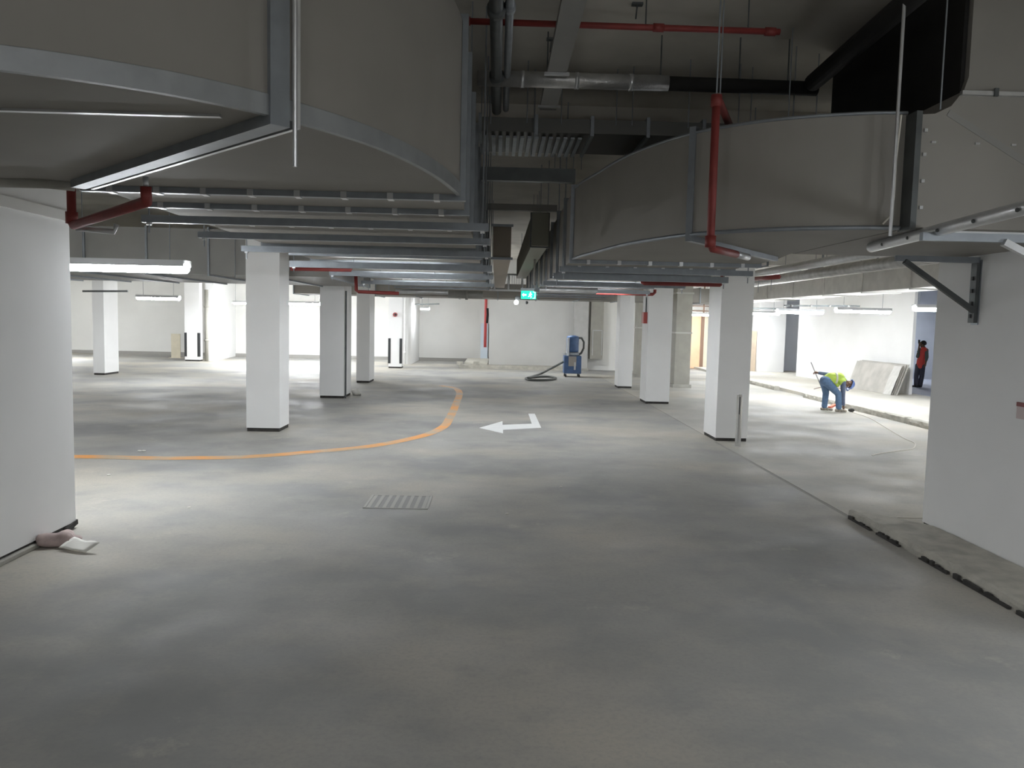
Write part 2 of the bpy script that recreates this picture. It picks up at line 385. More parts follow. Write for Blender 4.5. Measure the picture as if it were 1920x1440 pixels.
# double flange across the middle of the elbow (45 degrees)
ring((-3.08, 5.95), (-1.09, 3.90), LZ0, LZ1, dl, w=0.055, t=0.05, name='elbow_flange')
n45 = Vector((-0.72, -0.69, 0)); 
ring((-3.08+0.07, 5.95+0.07), (-1.09+0.07, 3.90+0.07), LZ0, LZ1, dl, w=0.05, t=0.012, name='elbow_flange', m=GALVL)
s = MB().box(-3.6, -1.35, 3.895, 3.93, LZ0-0.012, LZ0).build('seam_strip', GALVL, dl)
e = MB(); e.tube([(-8, 5.97, LZ0-0.01), (-3.35, 6.0, LZ0-0.01), (-3.2, 6.1, LZ0-0.01)], 0.05, 8); o = e.build('inner_edge_strip', CONC, dl, smooth=True)

# ---- right main duct
RZ0, RZ1 = 3.08, 3.97
dr = thing('ventilation_duct', 'wide grey sheet metal duct coming from the right and bending away along the drive', 'duct', (2.2, 8, RZ0))
router = [(0.94, 10.1), (0.99, 9.6), (1.09, 9.05), (1.22, 8.3), (1.38, 7.72), (1.68, 7.05), (2.06, 6.64), (2.45, 6.40), (2.9, 6.24), (3.15, 6.22)]
sr = smooth_poly(router)
MB().prism(sr + [(3.15, 8.6), (3.25, 9.2), (3.3, 10.1)], RZ0, RZ1).build('elbow', DUCT, dr)
e = MB(); e.tube([(x-0.004, y-0.004, RZ0+0.008) for x, y in sr], 0.018, 8); e.build('rolled_edge', GALV, dr, smooth=True)
e = MB(); e.tube([(x-0.002, y-0.002, RZ1) for x, y in sr], 0.014, 8); e.build('top_edge', GALV, dr, smooth=True)
FY = 6.10
shoulder = [(3.17, RZ0), (4.985, RZ0), (4.985, CZ-0.01), (3.54, CZ-0.01), (3.54, 4.22), (3.51, 4.12), (3.42, 4.0), (3.30, 3.94), (3.17, 3.93)]
MB().xzprism(shoulder, FY, 8.55).build('riser_box', DUCT, dr)
MB().box(3.505, 3.535, FY+0.05, 8.55, 4.05, CZ-0.01).build('black_side_panel', RUBBER, dr)['label'] = 'black left side'  # thin black panel over the riser's left face
MB().box(3.48, 4.985, FY-0.035, FY, 4.08, 4.11).build('flange', GALVL, dr)
for x in (3.72, 4.08, 4.45): MB().box(x, x+0.03, FY-0.05, FY-0.03, 4.07, 4.13).build('cleat', STEELD, dr)
MB().box(3.14, 3.185, FY-0.04, 6.25, RZ0-0.02, 3.95).build('flange', STEELD, dr)
for z in (3.22, 3.42, 3.62, 3.8): MB().box(3.22, 3.245, FY-0.015, FY, z, z+0.025).build('screw', GALVL, dr)
for x in (3.28, 3.62, 3.90, 4.18): MB().box(x, x+0.035, FY-0.013, FY, 3.745-0.008*x, 3.76-0.008*x).build('screw', GALVL, dr)
# cross-break creases on the riser face
cb = MB(); cb.obox((3.4, FY-0.001, 3.95), (4.9, FY-0.001, 3.1), 0.05, 0.006, up=(0,1,0)); cb.build('crease', DUCTB, dr)
# elbow joint flange
ring((1.70, 7.06), (3.10, 8.92), RZ0, RZ1, dr, w=0.05, t=0.03, name='elbow_flange')
yr = [10.1, 11.2, 12.5, 13.9, 15.4, 17.0, 18.8, 20.8, 22.8, 24.8, 26.8]
for a, b in zip(yr[:-1], yr[1:]): MB().box(0.94, 3.3, a+0.002, b-0.002, RZ0, RZ1).build('duct_section', DUCT, dr)
for i, y in enumerate(yr[:-1]): ring((0.94, y), (3.3, y), RZ0, RZ1, dr, cleats=(6 if i < 2 else 0))
# stiffener tube under the near right duct
tb = thing('stiffener_tube', 'pale round-ended steel tube with screws under the right duct', 'tube', (3.25, 5.5, 3.03))
e = MB(); e.tube([(3.37, 7.2, 3.02), (3.37, 7.16, 3.03), (3.12, 4.67, 3.035), (3.07, 4.2, 3.035)], [0.025, 0.045, 0.045, 0.045], 14); e.build('shell', GALVL, tb, smooth=True)
for k in range(5):
    f = k/4.0; x, y = 3.33-0.22*f, 6.8-2.1*f
    MB().ball((x-0.038, y, 3.02), 0.014, seg=8).build('screw', STEELD, tb)

# ---- lateral ducts
def lateral(x0, x1, y0, y1, z0, z1, label, step, m=DUCTB, fm=GALV):
    t = thing('crossing_duct', label, 'duct', ((x0+x1)/2, (y0+y1)/2, z0))
    n = max(1, round((x1-x0)/step)); w = (x1-x0)/n
    for k in range(n): MB().box(x0+k*w+0.003, x0+(k+1)*w-0.003, y0, y1, z0, z1).build('duct_section', m, t)
    for k in range(n+1):
        x = x0+k*w
        ring((x, y0), (x, y1), z0, z1, t, m=fm, w=0.035, t=0.02)
    for f_ in (0.12, 0.88): MB().tube([(x0+(x1-x0)*f_, y0-0.06, z0-0.06), (x0+(x1-x0)*f_, y0-0.06, CZ)], 0.008, 6).build('hanger_rod', GALV, t)
    return t
lateral(-20, -3.45, 16.6, 21.4, 3.10, 4.03, 'broad dark grey duct crossing the left bay behind the hanging lamp', 1.25)
lateral(-7.5, 9.0, 29.3, 31.6, 3.10, 3.62, 'long grey duct crossing the far end of the drive in front of the back wall', 1.5, m=DUCT)
# the deck-like duct across the ceiling in the gap
lateral(-0.25, 5.0, 9.45, 10.6, 4.50, 4.66, 'flat dark ribbed duct crossing high above the gap between the two big ducts', 0.65, m=mat('dark_sheet', (0.14, 0.14, 0.13), 0.45, 0.3))
rb = thing('ribbed_deck', 'corrugated metal tray sheet under the flat dark duct above the gap', 'tray', (0.3, 10, 4.47))
for k in range(14): MB().box(-0.2+k*0.085, -0.2+k*0.085+0.045, 9.5, 10.55, 4.44, 4.462).build('rib', GALV, rb)
# long duct along the right bay
t = thing('crossing_duct', 'long pale grey duct running away along the right bay above the walkway lamps', 'duct', (9.3, 22, 3.12))
yy = [12, 14.2, 16.4, 18.6, 20.8, 23, 25.2, 27.2, 29.1]
RBD = mat('pale_duct', (0.72, 0.71, 0.68), 0.6, 0.1, var=0.12)
for a, b in zip(yy[:-1], yy[1:]):
    MB().box(8.6, 9.5, a+0.003, b-0.003, 3.15, 3.68).build('duct_section', RBD, t)
    MB().box(8.57, 9.53, a-0.02, a+0.02, 3.12, 3.71).build('flange', RBD, t)

# ---- bars across the gap between the two ducts
for i, (y, z, h, m) in enumerate(((10.0, 4.10, 0.16, STEELD), (13.0, 4.12, 0.1, DUCTB))):
    b = MB().obox((-0.24, y, z), (0.93, y, z), 0.12, h).build('cross_channel', m)
    tag(b, ('dark blue-grey steel channel bridging the gap between the two big ducts', 'dull grey channel bridging the gap farther back')[i], 'channel')

# trapeze hangers under the ducts: channel + two threaded rods
def trapeze(x0, x1, y, z, label, big=0.06, m=GALV, ext=0.1):
    t = thing('trapeze_hanger', label, 'hanger', ((x0+x1)/2, y, z))
    c = MB(); c.obox((x0, y, z), (x1, y, z), big, big); c.build('channel', m, t)
    for x in (x0+0.06, x1-0.06):
        MB().tube([(x, y, z-0.13), (x, y, CZ)], 0.008, 6).build('rod', GALV, t)
        MB().box(x-0.02, x+0.02, y-0.02, y+0.02, z-big/2-0.02, z-big/2).build('nut', GALVL, t)
    return t
ordn = ['first', 'second', 'third', 'fourth', 'fifth', 'sixth', 'seventh', 'eighth']
for i, (y, z, b) in enumerate(((7.6, 3.17, 0.07), (9.0, 3.17, 0.07), (10.5, 3.15, 0.075), (12.9, 3.12, 0.1), (15.9, 3.14, 0.08), (19.6, 3.14, 0.08))):
    trapeze(-3.36, -0.1, y, z, 'steel channel hanger under the left duct, %s back from the elbow' % ordn[i], b)
for i, (y, z, b) in enumerate(((10.75, 3.0, 0.07), (11.9, 2.97, 0.09), (14.6, 2.99, 0.08), (18.0, 2.99, 0.08))):
    trapeze(0.82, 3.45, y, z, 'steel channel hanger under the right duct, %s back from the bend' % ordn[i], b)

# ---- wall brackets on the right column
def bracket(y, xa, xd, ztop, zleg, label, slot=False):
    t = thing('steel_bracket', label, 'bracket', (5.0, y, zleg))
    MB().obox((xa, y, ztop), (4.995, y, ztop), 0.05, 0.06).build('arm', GALV, t)
    lg = MB(); lg.box(4.95, 4.998, y-0.05, y+0.05, zleg, ztop-0.03); lg.build('leg', STEELD if not slot else GALVL, t)
    MB().obox((xd, y-0.03, ztop-0.03), (4.965, y-0.03, zleg+0.12), 0.05, 0.05).build('brace', STEELD if not slot else GALVL, t)
    for k in range(4): MB().box(4.935, 4.951, y-0.012, y+0.012, zleg+0.05+k*0.13, zleg+0.09+k*0.13).build('bolt', BLACK, t)
    MB().box(4.99, 4.999, y-0.06, y+0.06, zleg-0.02, ztop).build('mounting_plate', GALV, t)
    if slot:
        MB().obox((xa+0.2, y+0.12, ztop+0.035), (4.995, y+0.12, ztop+0.035), 0.03, 0.05).build('slotted_rail', GALVL, t)
    return t
bracket(8.2, 4.12, 4.2, 3.03, 2.38, 'dark steel triangular bracket on the right column, farther from the camera')
bracket(5.85, 3.12, 3.72, 2.985, 2.25, 'bright galvanised bracket arm at the right edge, nearer to the camera', slot=True)

# ------------------------------------------------------------------ pipes and ceiling services
def pipe(name, pts, r, m, label, cat='pipe', seg=12, fittings=(), fm=None, hang=0, top=CZ):
    t = thing(name, label, cat, pts[0]); 
    MB().tube(pts, r, seg).build('run', m, t, smooth=True)
    if hang:
        a_, b_ = max(zip(pts[:-1], pts[1:]), key=lambda q: (Vector(q[1])-Vector(q[0])).xy.length)
        for k in range(hang):
            p = Vector(a_).lerp(Vector(b_), (k+0.5)/hang); MB().tube([p, (p.x, p.y, top)], 0.007, 6).build('hanger_rod', GALV, t)
    for p, d in fittings:
        p = Vector(p); d = Vector(d).normalized()
        MB().tube([p-d*0.045, p+d*0.045], r*1.35, seg).build('coupling', fm or m, t, smooth=True)
    return t
# red sprinkler drop in front of right duct
p1, p2 = onY(1345, 182, 6.3), onY(1330, 465, 6.3)
p1.x = p2.x = (p1.x+p2.x)/2
p3 = Vector((p2.x+0.36, p2.y+0.5, p2.z)); p0 = Vector((p1.x+0.9, p1.y+2.2, p1.z))
t = pipe('sprinkler_pipe', [p0, p1+Vector((0.03,0.06,0.0)), p1-Vector((0,0,0.04)), p2+Vector((0,0,0.04)), p2+Vector((0.03,0.04,0)), p3], 0.032, RED, 'red sprinkler drop pipe hanging in front of the right duct face', fittings=((p1-Vector((0,0,0.03)),(0,0,1)), (p2+Vector((0,0,0.05)),(0,0,1))))
MB().tube([p1, (p1.x, p1.y, CZ)], 0.007, 6).build('hanger_rod', GALV, t)
MB().tube([p3, p3+Vector((0.18, 0.25, 0))], 0.03, 12).build('steel_stub', GALVL, t, smooth=True)
# red pipe under the left duct
a = Vector((-3.36, 6.35, 3.6)); b = Vector((-3.36, 6.35, 2.96)); c = onZ(275, 378, 2.98)
t = pipe('sprinkler_pipe', [a, b+Vector((0,0,0.03)), b+Vector((0.03,-0.03,0)), c, c+Vector((0.0,-0.01,0.09))], 0.034, RED, 'red sprinkler pipe with an elbow beside the top of the near left column', fittings=((b+Vector((0,0,0.06)),(0,0,1)),))
MB().tube([a, (a.x, a.y, CZ)], 0.007, 6).build('hanger_rod', GALV, t)
MB().tube([b+Vector((0.02,0.02,-0.02)), b+Vector((0.28, 0.1, -0.03)), b+Vector((0.30,0.1,0.03))], 0.022, 10).build('white_branch', GALVL, t, smooth=True)
MB().tube([c+Vector((0,-0.01,0.08)), c+Vector((0,-0.01,0.15))], 0.018, 8).build('sprinkler_head', GALVL, t, smooth=True)
# high red pipe across the ceiling
q0, q1 = onY(860, 39, 6.9), onY(1462, 60, 6.9)
t = pipe('sprinkler_pipe', [q0, q1], 0.026, RED, 'long red sprinkler pipe crossing high under the ceiling slab', fittings=[(q0.lerp(q1, f), q1-q0) for f in (0.02, 0.33, 0.62, 0.97)])
for f in (0.12, 0.34, 0.58, 0.9):
    p = q0.lerp(q1, f); MB().tube([p, (p.x, p.y, CZ)], 0.006, 6).build('hanger_rod', STEELD, t)
# insulated pipe across
y = 8.2; z = onY(1200, 155, y).z
t = thing('insulated_pipe', 'thick insulated pipe crossing the ceiling, foil clad on the left and black on the right', 'pipe', (1.5, y, z))
xm, xl, xr2 = onY(1253, 155, y).x, -0.25, onY(1532, 158, y).x
MB().tube([(xl, y, z), (xm, y, z)], 0.078, 18).build('foil_cladding', FOIL, t, smooth=True)
MB().tube([(xm, y, z), (xr2, y, z-0.01)], 0.07, 18).build('black_insulation', RUBBER, t, smooth=True)
for x in (0.2, 0.75, 1.3): MB().tube([(x-0.02, y, z), (x+0.02, y, z)], 0.083, 18).build('clamp', GALVL, t, smooth=True)
for x in (0.45, 1.6, 2.4, 2.9): MB().tube([(x, y, z), (x, y, CZ)], 0.007, 6).build('hanger_rod', STEELD, t)
t = thing('insulated_pipe', 'black insulated pipe running diagonally to the top beside the black duct side', 'pipe', (3.05, 7, z))
MB().tube([(3.12, 8.1, z+0.02), (2.98, 5.2, z+0.02), (2.95, 3.5, z+0.02)], 0.085, 16).build('insulation', RUBBER, t, smooth=True)
# lengthwise pipes and trays in the gap
t = pipe('ceiling_pipe', [(-0.06, 4.2, 4.72), (-0.06, 9.4, 4.72)], 0.055, STEELD, 'dark round pipe running away along the ceiling at the left of the gap', fittings=(((-0.06, 6.4, 4.72), (0,1,0)), ((-0.06, 8.1, 4.72), (0,1,0))))
t = pipe('ceiling_pipe', [(0.045, 4.2, 4.74), (0.045, 9.4, 4.74)], 0.035, GALV, 'thin grey pipe running beside the dark ceiling pipe in the gap', fittings=(((0.045, 6.4, 4.74), (0,1,0)),))
t = thing('cable_trunking', 'flat grey cable trunking running away along the ceiling above the gap', 'trunking', (0.6, 7, 4.7))
tr = MB(); tr.box(0.44, 0.63, 4.0, 9.4, 4.74, 4.80); tr.build('channel', DUCTB, t)
for yv in (6.1, 8.0, 9.2):
    MB().box(0.41, 0.66, yv-0.02, yv+0.02, 4.715, 4.74).build('support', GALVL, t)
t = thing('cable_tray', 'brown-grey cable tray on edge running back through the gap beside the left duct', 'tray', (0.1, 18, 3.3))
MB().box(-0.10, 0.20, 13.2, 25.5, 3.32, 3.85).build('side_panel', mat('brown_tray', (0.26, 0.22, 0.18), 0.6, 0.2), t)
for z_ in (3.31, 3.85): MB().box(-0.13, 0.23, 13.17, 13.2, z_-0.02, z_+0.02).build('lip', GALV, t)
t = thing('cable_box', 'olive grey cable box duct running back through the middle of the gap', 'duct', (0.6, 17, 3.4))
MB().box(0.50, 0.76, 12.3, 22, 3.45, 3.95).build('casing', mat('olive_duct', (0.19, 0.185, 0.15), 0.6, 0.1), t)
MB().box(0.48, 0.78, 12.4, 12.46, 3.43, 3.97).build('flange', STEELD, t)
# conduits dropping in the gap
P = onY(1012, 462, 15)
t = thing('conduit_drop', 'three thin pale conduits hanging from a short bar above the green exit sign', 'conduit', P)
for dx in (-0.09, 0.0, 0.09): MB().tube([(P.x+dx, 15, 2.97), (P.x+dx, 15, 3.62)], 0.02, 8).build('conduit', CONC, t)
MB().obox((P.x-0.13, 15, 3.64), (P.x+0.15, 15, 3.64), 0.05, 0.05).build('hanger_bar', GALVL, t)
MB().tube([(P.x, 15, 3.66), (P.x, 15, CZ)], 0.008, 6).build('hanger_rod', GALV, t)
t = thing('cable_ladder', 'pale ladder-like cable rack with upright bars in the gap left of the exit sign', 'rack', (0.3, 20, 3.1))
LY = 26.75
xa, xb = onY(898, 530, LY).x, min(onY(982, 530, LY).x, 0.9)
z0, z1 = onY(930, 544, LY).z, onY(930, 514, LY).z
for z in (z0, z1): MB().obox((xa, LY, z), (xb, LY, z), 0.05, 0.06).build('rail', GALVL, t)
for k in range(4):
    x = xa + 0.06 + (xb-xa-0.1)*k/3; MB().box(x-0.025, x+0.025, LY-0.02, LY+0.02, z0, z1).build('upright', GALVL, t)
for k in range(18):
    x = xa + 0.08 + (xb-xa-0.16)*k/17; MB().box(x-0.008, x+0.008, LY+0.03, LY+0.04, z0, z1).build('rung', GALV, t)
for x in (xa+0.1, xb-0.1): MB().tube([(x, LY, z1), (x, LY, CZ)], 0.008, 6).build('hanger_rod', GALV, t)
# silver pipe runs in the far middle
t = pipe('silver_pipe', [onY(742, 546, 24), onY(840, 548, 24)], 0.075, GALVL, 'short silver pipe under the left duct far down the drive', hang=2, top=3.2)
t = pipe('silver_pipe', [onY(1012, 543, 17.4), onY(1120, 545, 17.4)], 0.06, GALVL, 'silver pipe under the right duct just right of the exit sign', hang=2, top=3.06)
t = pipe('silver_pipe', [onY(840, 551, 27.3), onY(905, 553, 27.3)], 0.14, DUCTB, 'thick grey pipe stub beside the silver pipe in the far middle', hang=2, fittings=((onY(875, 552, 27.3), (1, 0, 0)),))
# red pipes farther back
def redrun(pts, r, label, **k): return pipe('sprinkler_pipe', pts, r, RED, label, **{**dict(hang=2, top=3.06), **k})
redrun([onY(545, 504, 14.3), onY(658, 506, 14.3), onY(659, 500, 14.3)], 0.035, 'red sprinkler pipe under the left duct right of the big white column')
redrun([onY(667, 512, 18.5), onY(668, 544, 18.5), onY(672, 547, 18.5), onY(748, 550, 18.5)], 0.04, 'red sprinkler pipe with a drop, above the slim white left columns')
redrun([onY(1205, 524, 13.2), onY(1205, 529, 13.2), onY(1208, 531, 13.2), onY(1350, 534, 13.2), onY(1355, 530, 13.2), onY(1355, 516, 13.2)], 0.036, 'red sprinkler pipe across the right columns with upturned ends')
redrun([onY(1118, 549, 18.5), onY(1224, 552, 18.5), onY(1228, 548, 18.5), onY(1228, 543, 18.5)], 0.038, 'red sprinkler pipe above the second right column, farther back')
redrun([onY(1412, 523, 19), onY(1460, 519, 16.5)], 0.05, 'red pipe stretch above the walkway beyond the right column')
MBx = MB(); P, Q = onY(1206, 516.5, 12.85), onY(1231, 527, 12.85)
tag(MBx.box(P.x, Q.x, 12.85, 13.0, Q.z, min(P.z, 3.075)).build('junction_box', mat('pale_box', (0.6, 0.61, 0.66), 0.5)), 'pale junction box above the red pipe on the right', 'box')
# red riser in the niche
zt = onY(911, 575, 41.5); zb = onY(909.5, 651, 41.5)
pipe('sprinkler_pipe', [(zt.x, zt.y, CZ), zb], 0.075, mat('bright_red_pipe', (0.55, 0.08, 0.08), 0.5), 'bright red vertical riser pipe in the niche left of the grey back wall')
P, Q = onY(902, 606, 42.4), onY(914, 673, 42.4)
tag(MB().box(P.x, Q.x, 42.2, 42.4, Q.z, P.z).build('panel_board', mat('pale_blue_board', (0.62, 0.70, 0.78), 0.6)), 'pale blue upright board behind the red riser pipe', 'board')
tag(MB().tube([onY(914, 578, 40.8), onY(914.5, 590, 40.8), onY(913, 606, 40.8)], 0.06, 8).build('hanging_hose', RUBBER), 'short black hose beside the red riser pipe', 'hose')
# vertical pipes on the back wall
tag(MB().tube([onY(780.5, 574, 42.85), onY(781, 676, 42.85)], 0.035, 8).build('wall_conduit', STEELD), 'thin dark vertical conduit on the white back wall right of the rounded pier', 'conduit')
t = pipe('drain_pipe', [(-4.5, 38.75, 0.02), (-4.5, 38.75, 3.4)], 0.05, WHITE, 'white vertical pipe standing in front of the rounded white pier', fittings=(((-4.5, 38.75, 2.0), (0,0,1)), ((-4.5, 38.75, 0.6), (0,0,1))))
t = pipe('drain_pipe', [(-13.82, 37.9, 0.02), (-13.82, 37.9, 3.4)], 0.09, RIS, 'grey vertical pipe beside the white pier in the far left corner', fittings=(((-13.82, 37.9, 2.6), (0,0,1)), ((-13.82, 37.9, 1.0), (0,0,1))))
# pipes high in the right bay
for i, (x, z, r, m) in enumerate(((6.6, 3.62, 0.09, GALVL), (7.3, 3.52, 0.12, FOIL), (7.9, 4.28, 0.07, RED))):
    pipe('bay_pipe', [(x, 12.5, z), (x, 26.2, z)], r, m, ('silver pipe running away high in the right bay, nearest the columns', 'thick foil pipe running away in the right bay beside the pale duct', 'red pipe running away high in the right bay')[i], hang=6)
for i, yv in enumerate((19.3, 26.4)):
    lateral(5.2, 13.3, yv, yv+0.8, 3.78, 4.1, ('grey duct crossing the right bay above the pale long duct, nearer one', 'grey duct crossing the right bay above the pale long duct, farther one')[i], 1.35, m=RBD)
# ceiling beams
for i, (x0, x1, y0, y1, z) in enumerate(((-4.2, 4.9, 10.9, 11.6, 4.70), (-24, -4.3, 22.3, 23.1, 4.35), (4.96, 20, 9.3, 10.1, 4.5))):
    tag(MB().box(x0, x1, y0, y1, z, CZ).build('concrete_beam', CEIL), ('downstand concrete beam under the ceiling above the gap', 'concrete beam under the ceiling of the left bay', 'concrete beam under the ceiling right of the right column')[i], 'beam')

# threaded rods hanging from the slab
rods = [(880, 7.5, 340), (1290, 8.9, 240), (1350, 6.6, 182), (1384, 9.0, 232), (1407, 9.1, 228), (1478, 7.9, 224), (1487, 8.4, 222), (1530, 8.6, 216), (1763, 5.68, 205),
        (1185, 9.2, 235), (1155, 9.3, 235), (1052, 9.3, 232), (988, 9.1, 230), (920, 9.0, 232), (1075, 12, 318), (1090, 12.4, 318), (1040, 12, 315), (905, 8.3, 420), (898, 10, 470)]
for i, (px, yv, py) in enumerate(rods):
    P = onY(px, py, yv)
    o = MB().tube([(P.x, yv, P.z), (P.x, yv, CZ)], 0.006, 6).build('threaded_rod', GALV)
    tag(o, 'thin threaded steel rod hanging down from the ceiling slab', 'rod', group='threaded rods hanging from the ceiling')
P = onY(1683, 215, 6.0)
tag(MB().tube([(P.x, 6.0, 3.0), (P.x, 6.0, CZ)], 0.013, 8).build('threaded_rod', GALVL), 'thicker pale steel rod hanging in front of the black duct side', 'rod')
P = onY(553, 236, 3.72)
tag(MB().tube([(P.x, 3.72, 2.98), (P.x, 3.72, CZ)], 0.011, 8).build('threaded_rod', GALVL), 'pale rod end poking down below the left duct elbow', 'rod')
c = [onY(1690, 215, 5.9), onY(1680, 300, 6.1), onY(1676, 370, 6.12), onY(1670, 405, 6.1), onY(1655, 420, 6.12)]
tag(MB().tube(c, 0.007, 6).build('hanging_cable', CORD), 'thin pale cable hanging down the face of the right duct', 'cable')
# small ceiling anchors
for i, (px, py) in enumerate(((1086, 4), (1195, 6), (1034, 72))):
    P = onZ(px, py, CZ); t = thing('ceiling_anchor', ('small dark anchor plate on the slab left of the hanging hook', 'small dark hook hanging from the slab above the red pipe', 'small dark anchor on the slab just below the red pipe')[i], 'anchor', P)
    MB().box(P.x-0.05, P.x+0.05, P.y-0.03, P.y+0.03, CZ-0.02, CZ).build('plate', STEELD, t)
    MB().tube([(P.x, P.y, CZ-0.02), (P.x-0.01, P.y, CZ-0.14)], 0.007, 6).build('pin', STEELD, t)

# ------------------------------------------------------------------ lamps
def batten(c, length, label, along='x', m=LAMP, rods_=True, tilt=0.0, top=CZ):
    c = Vector(c); t = thing('batten_lamp', label, 'lamp', c)
    d = Vector((math.cos(tilt), math.sin(tilt), 0)) if along == 'x' else Vector((0, 1, 0))
    n = Vector((-d.y, d.x, 0))
    def bod(hw, z0, z1, L):
        mb = MB(); mb.prism([((c + d*a*L/2 + n*b*hw).x, (c + d*a*L/2 + n*b*hw).y) for a, b in ((-1,-1),(1,-1),(1,1),(-1,1))], c.z+z0, c.z+z1); return mb
    df = MB(); pts = []
    k = 10
    prof = [(-0.080, 0.0), (-0.078, -0.06), (-0.055, -0.100), (0, -0.112), (0.055, -0.100), (0.078, -0.06), (0.080, 0.0)]
    rings = []
    for s_, sc in ((-1, 0.45), (-0.985, 0.85), (-0.96, 1), (0.96, 1), (0.985, 0.85), (1, 0.45)):
        q = c + d*(s_*length/2); rings.append([df.bm.verts.new(q + n*(u*sc) + Vector((0,0,w*sc))) for u, w in prof])
    for i in range(len(rings)-1):
        for j in range(len(prof)-1): df.bm.faces.new((rings[i][j], rings[i][j+1], rings[i+1][j+1], rings[i+1][j]))
        df.bm.faces.new((rings[i][-1], rings[i][0], rings[i+1][0], rings[i+1][-1]))
    df.bm.faces.new(rings[0][::-1]); df.bm.faces.new(rings[-1])
    df.build('diffuser', m, t, smooth=True)
    hs = bod(0.10, 0.002, 0.045, length*0.98)
    for sg in (-1, 1):
        q0, q1 = c + n*(sg*0.11) - d*(length*0.49), c + n*(sg*0.11) + d*(length*0.49)
        hs.obox((q0.x, q0.y, c.z+0.005), (q1.x, q1.y, c.z+0.005), 0.02, 0.075)
    hs.build('housing', LAMPBODY, t)
    if rods_:
        for s_ in (-0.35, 0.35):
            q = c + d*(s_*length); MB().tube([(q.x, q.y, c.z+0.045), (q.x, q.y, top)], 0.006, 6).build('suspension_rod', GALV, t)
    return t
LZ = 2.86
def lampat(px, py, y, length, label, **k):
    P = onY(px, py, y); return batten(P, length, label, **k)
lampat(237, 493, 9.7, 1.5, 'big bright batten lamp hanging beside the near left column', m=LAMPB, tilt=-0.02)
lampat(297, 556, 26.0, 1.4, 'bright batten lamp in the far left bay beyond the lone white column')
lampat(452, 566, 36, 0.7, 'small bright lamp seen just left of the big white left column', m=LAMPL)
lampat(566, 567, 34.5, 1.6, 'bright batten lamp between the big white column and the second left column', m=LAMPL)
lampat(797, 577, 40, 0.45, 'small bright lamp on the back wall right of the rounded white pier')
lampat(1425, 585, 30, 1.5, 'bright batten lamp just right of the big right column')
lampat(1500, 582, 25.0, 1.5, 'bright batten lamp over the walkway, second from the right column', top=3.15)
lampat(1618, 580, 22.5, 1.6, 'bright batten lamp over the white wall and the leaning boards')
lampat(1748, 575, 18.0, 0.85, 'bright batten lamp half hidden by the near right column')
lampat(1309, 588, 38.5, 1.2, 'bright batten lamp above the peach door')
# lamps of the same kind out of view, most added to raise brightness
batten((-9.5, 9.7, LZ), 1.5, 'added batten lamp hanging outside the left edge of the picture', m=LAMPB)
batten((-12.5, 15.6, LZ), 1.5, 'added batten lamp in the far left bay outside the picture')
batten((-19.5, 26, LZ), 1.5, 'added batten lamp deep in the far left bay outside the picture')
batten((-11.2, 38, LZ), 1.4, 'added batten lamp hidden behind the big white left column', along='y')
batten((-8.0, 39.5, LZ), 1.4, 'added batten lamp hidden behind the second left column', along='y')
batten((-20.5, 36, LZ), 1.5, 'added batten lamp by the far left wall outside the picture', m=LAMPL)
batten((-2.6, -2.6, 4.3), 1.5, 'batten lamp high behind the camera on the left', m=LAMPN)
batten((7.5, 3.0, LZ), 1.5, 'added batten lamp behind the right column outside the picture', m=LAMPB)
batten((10.5, 11.5, LZ), 1.5, 'added batten lamp over the right bay outside the picture')
batten((2.8, -3.2, 4.3), 1.5, 'batten lamp high behind the camera on the right', m=LAMPN)
batten((4.1, 2.8, 2.7), 0.6, 'small batten lamp near the right column outside the picture', m=LAMPC)
batten((11.2, 36, LZ), 1.4, 'added batten lamp hidden behind the big right column', along='y')
batten((16.8, 33.1, LZ), 1.2, 'added batten lamp inside the side room hidden behind the white wall', along='y', m=LAMPC)
batten((-2.4, 33.3, 3.42), 1.5, 'added batten lamp hidden behind the far crossing duct on the left', m=LAMPB)
batten((1.8, 33.3, 3.42), 1.5, 'added batten lamp hidden behind the far crossing duct in the middle', m=LAMPC)
def fill_strip_lamp(x0, x1, y, z, ztop, label):  # flat lamps added out of sight behind hangers to brighten the drive
    t = thing('fill_strip_lamp', label, 'lamp', ((x0+x1)/2, y, z))
    MB().box(x0, x1, y-0.06, y+0.06, z, z+0.025).build('diffuser', LAMPS, t)
    MB().box(x0-0.02, x1+0.02, y-0.07, y+0.07, z+0.026, z+0.045).build('housing', LAMPBODY, t)
    for x in (x0+0.3, x1-0.3): MB().tube([(x, y, z+0.045), (x, y, ztop-0.001)], 0.008, 6).build('hanger_rod', GALV, t)
    return t
fill_strip_lamp(1.2, 2.9, 14.95, 2.985, RZ0, 'added flat strip lamp under the right duct behind the third hanger')
fill_strip_lamp(1.2, 2.9, 18.35, 2.985, RZ0, 'added flat strip lamp under the right duct behind the fourth hanger')
fill_strip_lamp(-2.7, -1.0, 13.25, 3.10, LZ0, 'added flat strip lamp under the left duct behind the fourth hanger')
fill_strip_lamp(-2.7, -1.0, 16.25, 3.13, LZ0, 'added flat strip lamp under the left duct behind the fifth hanger')
fill_strip_lamp(-2.7, -1.0, 19.95, 3.13, LZ0, 'added flat strip lamp under the left duct behind the sixth hanger')
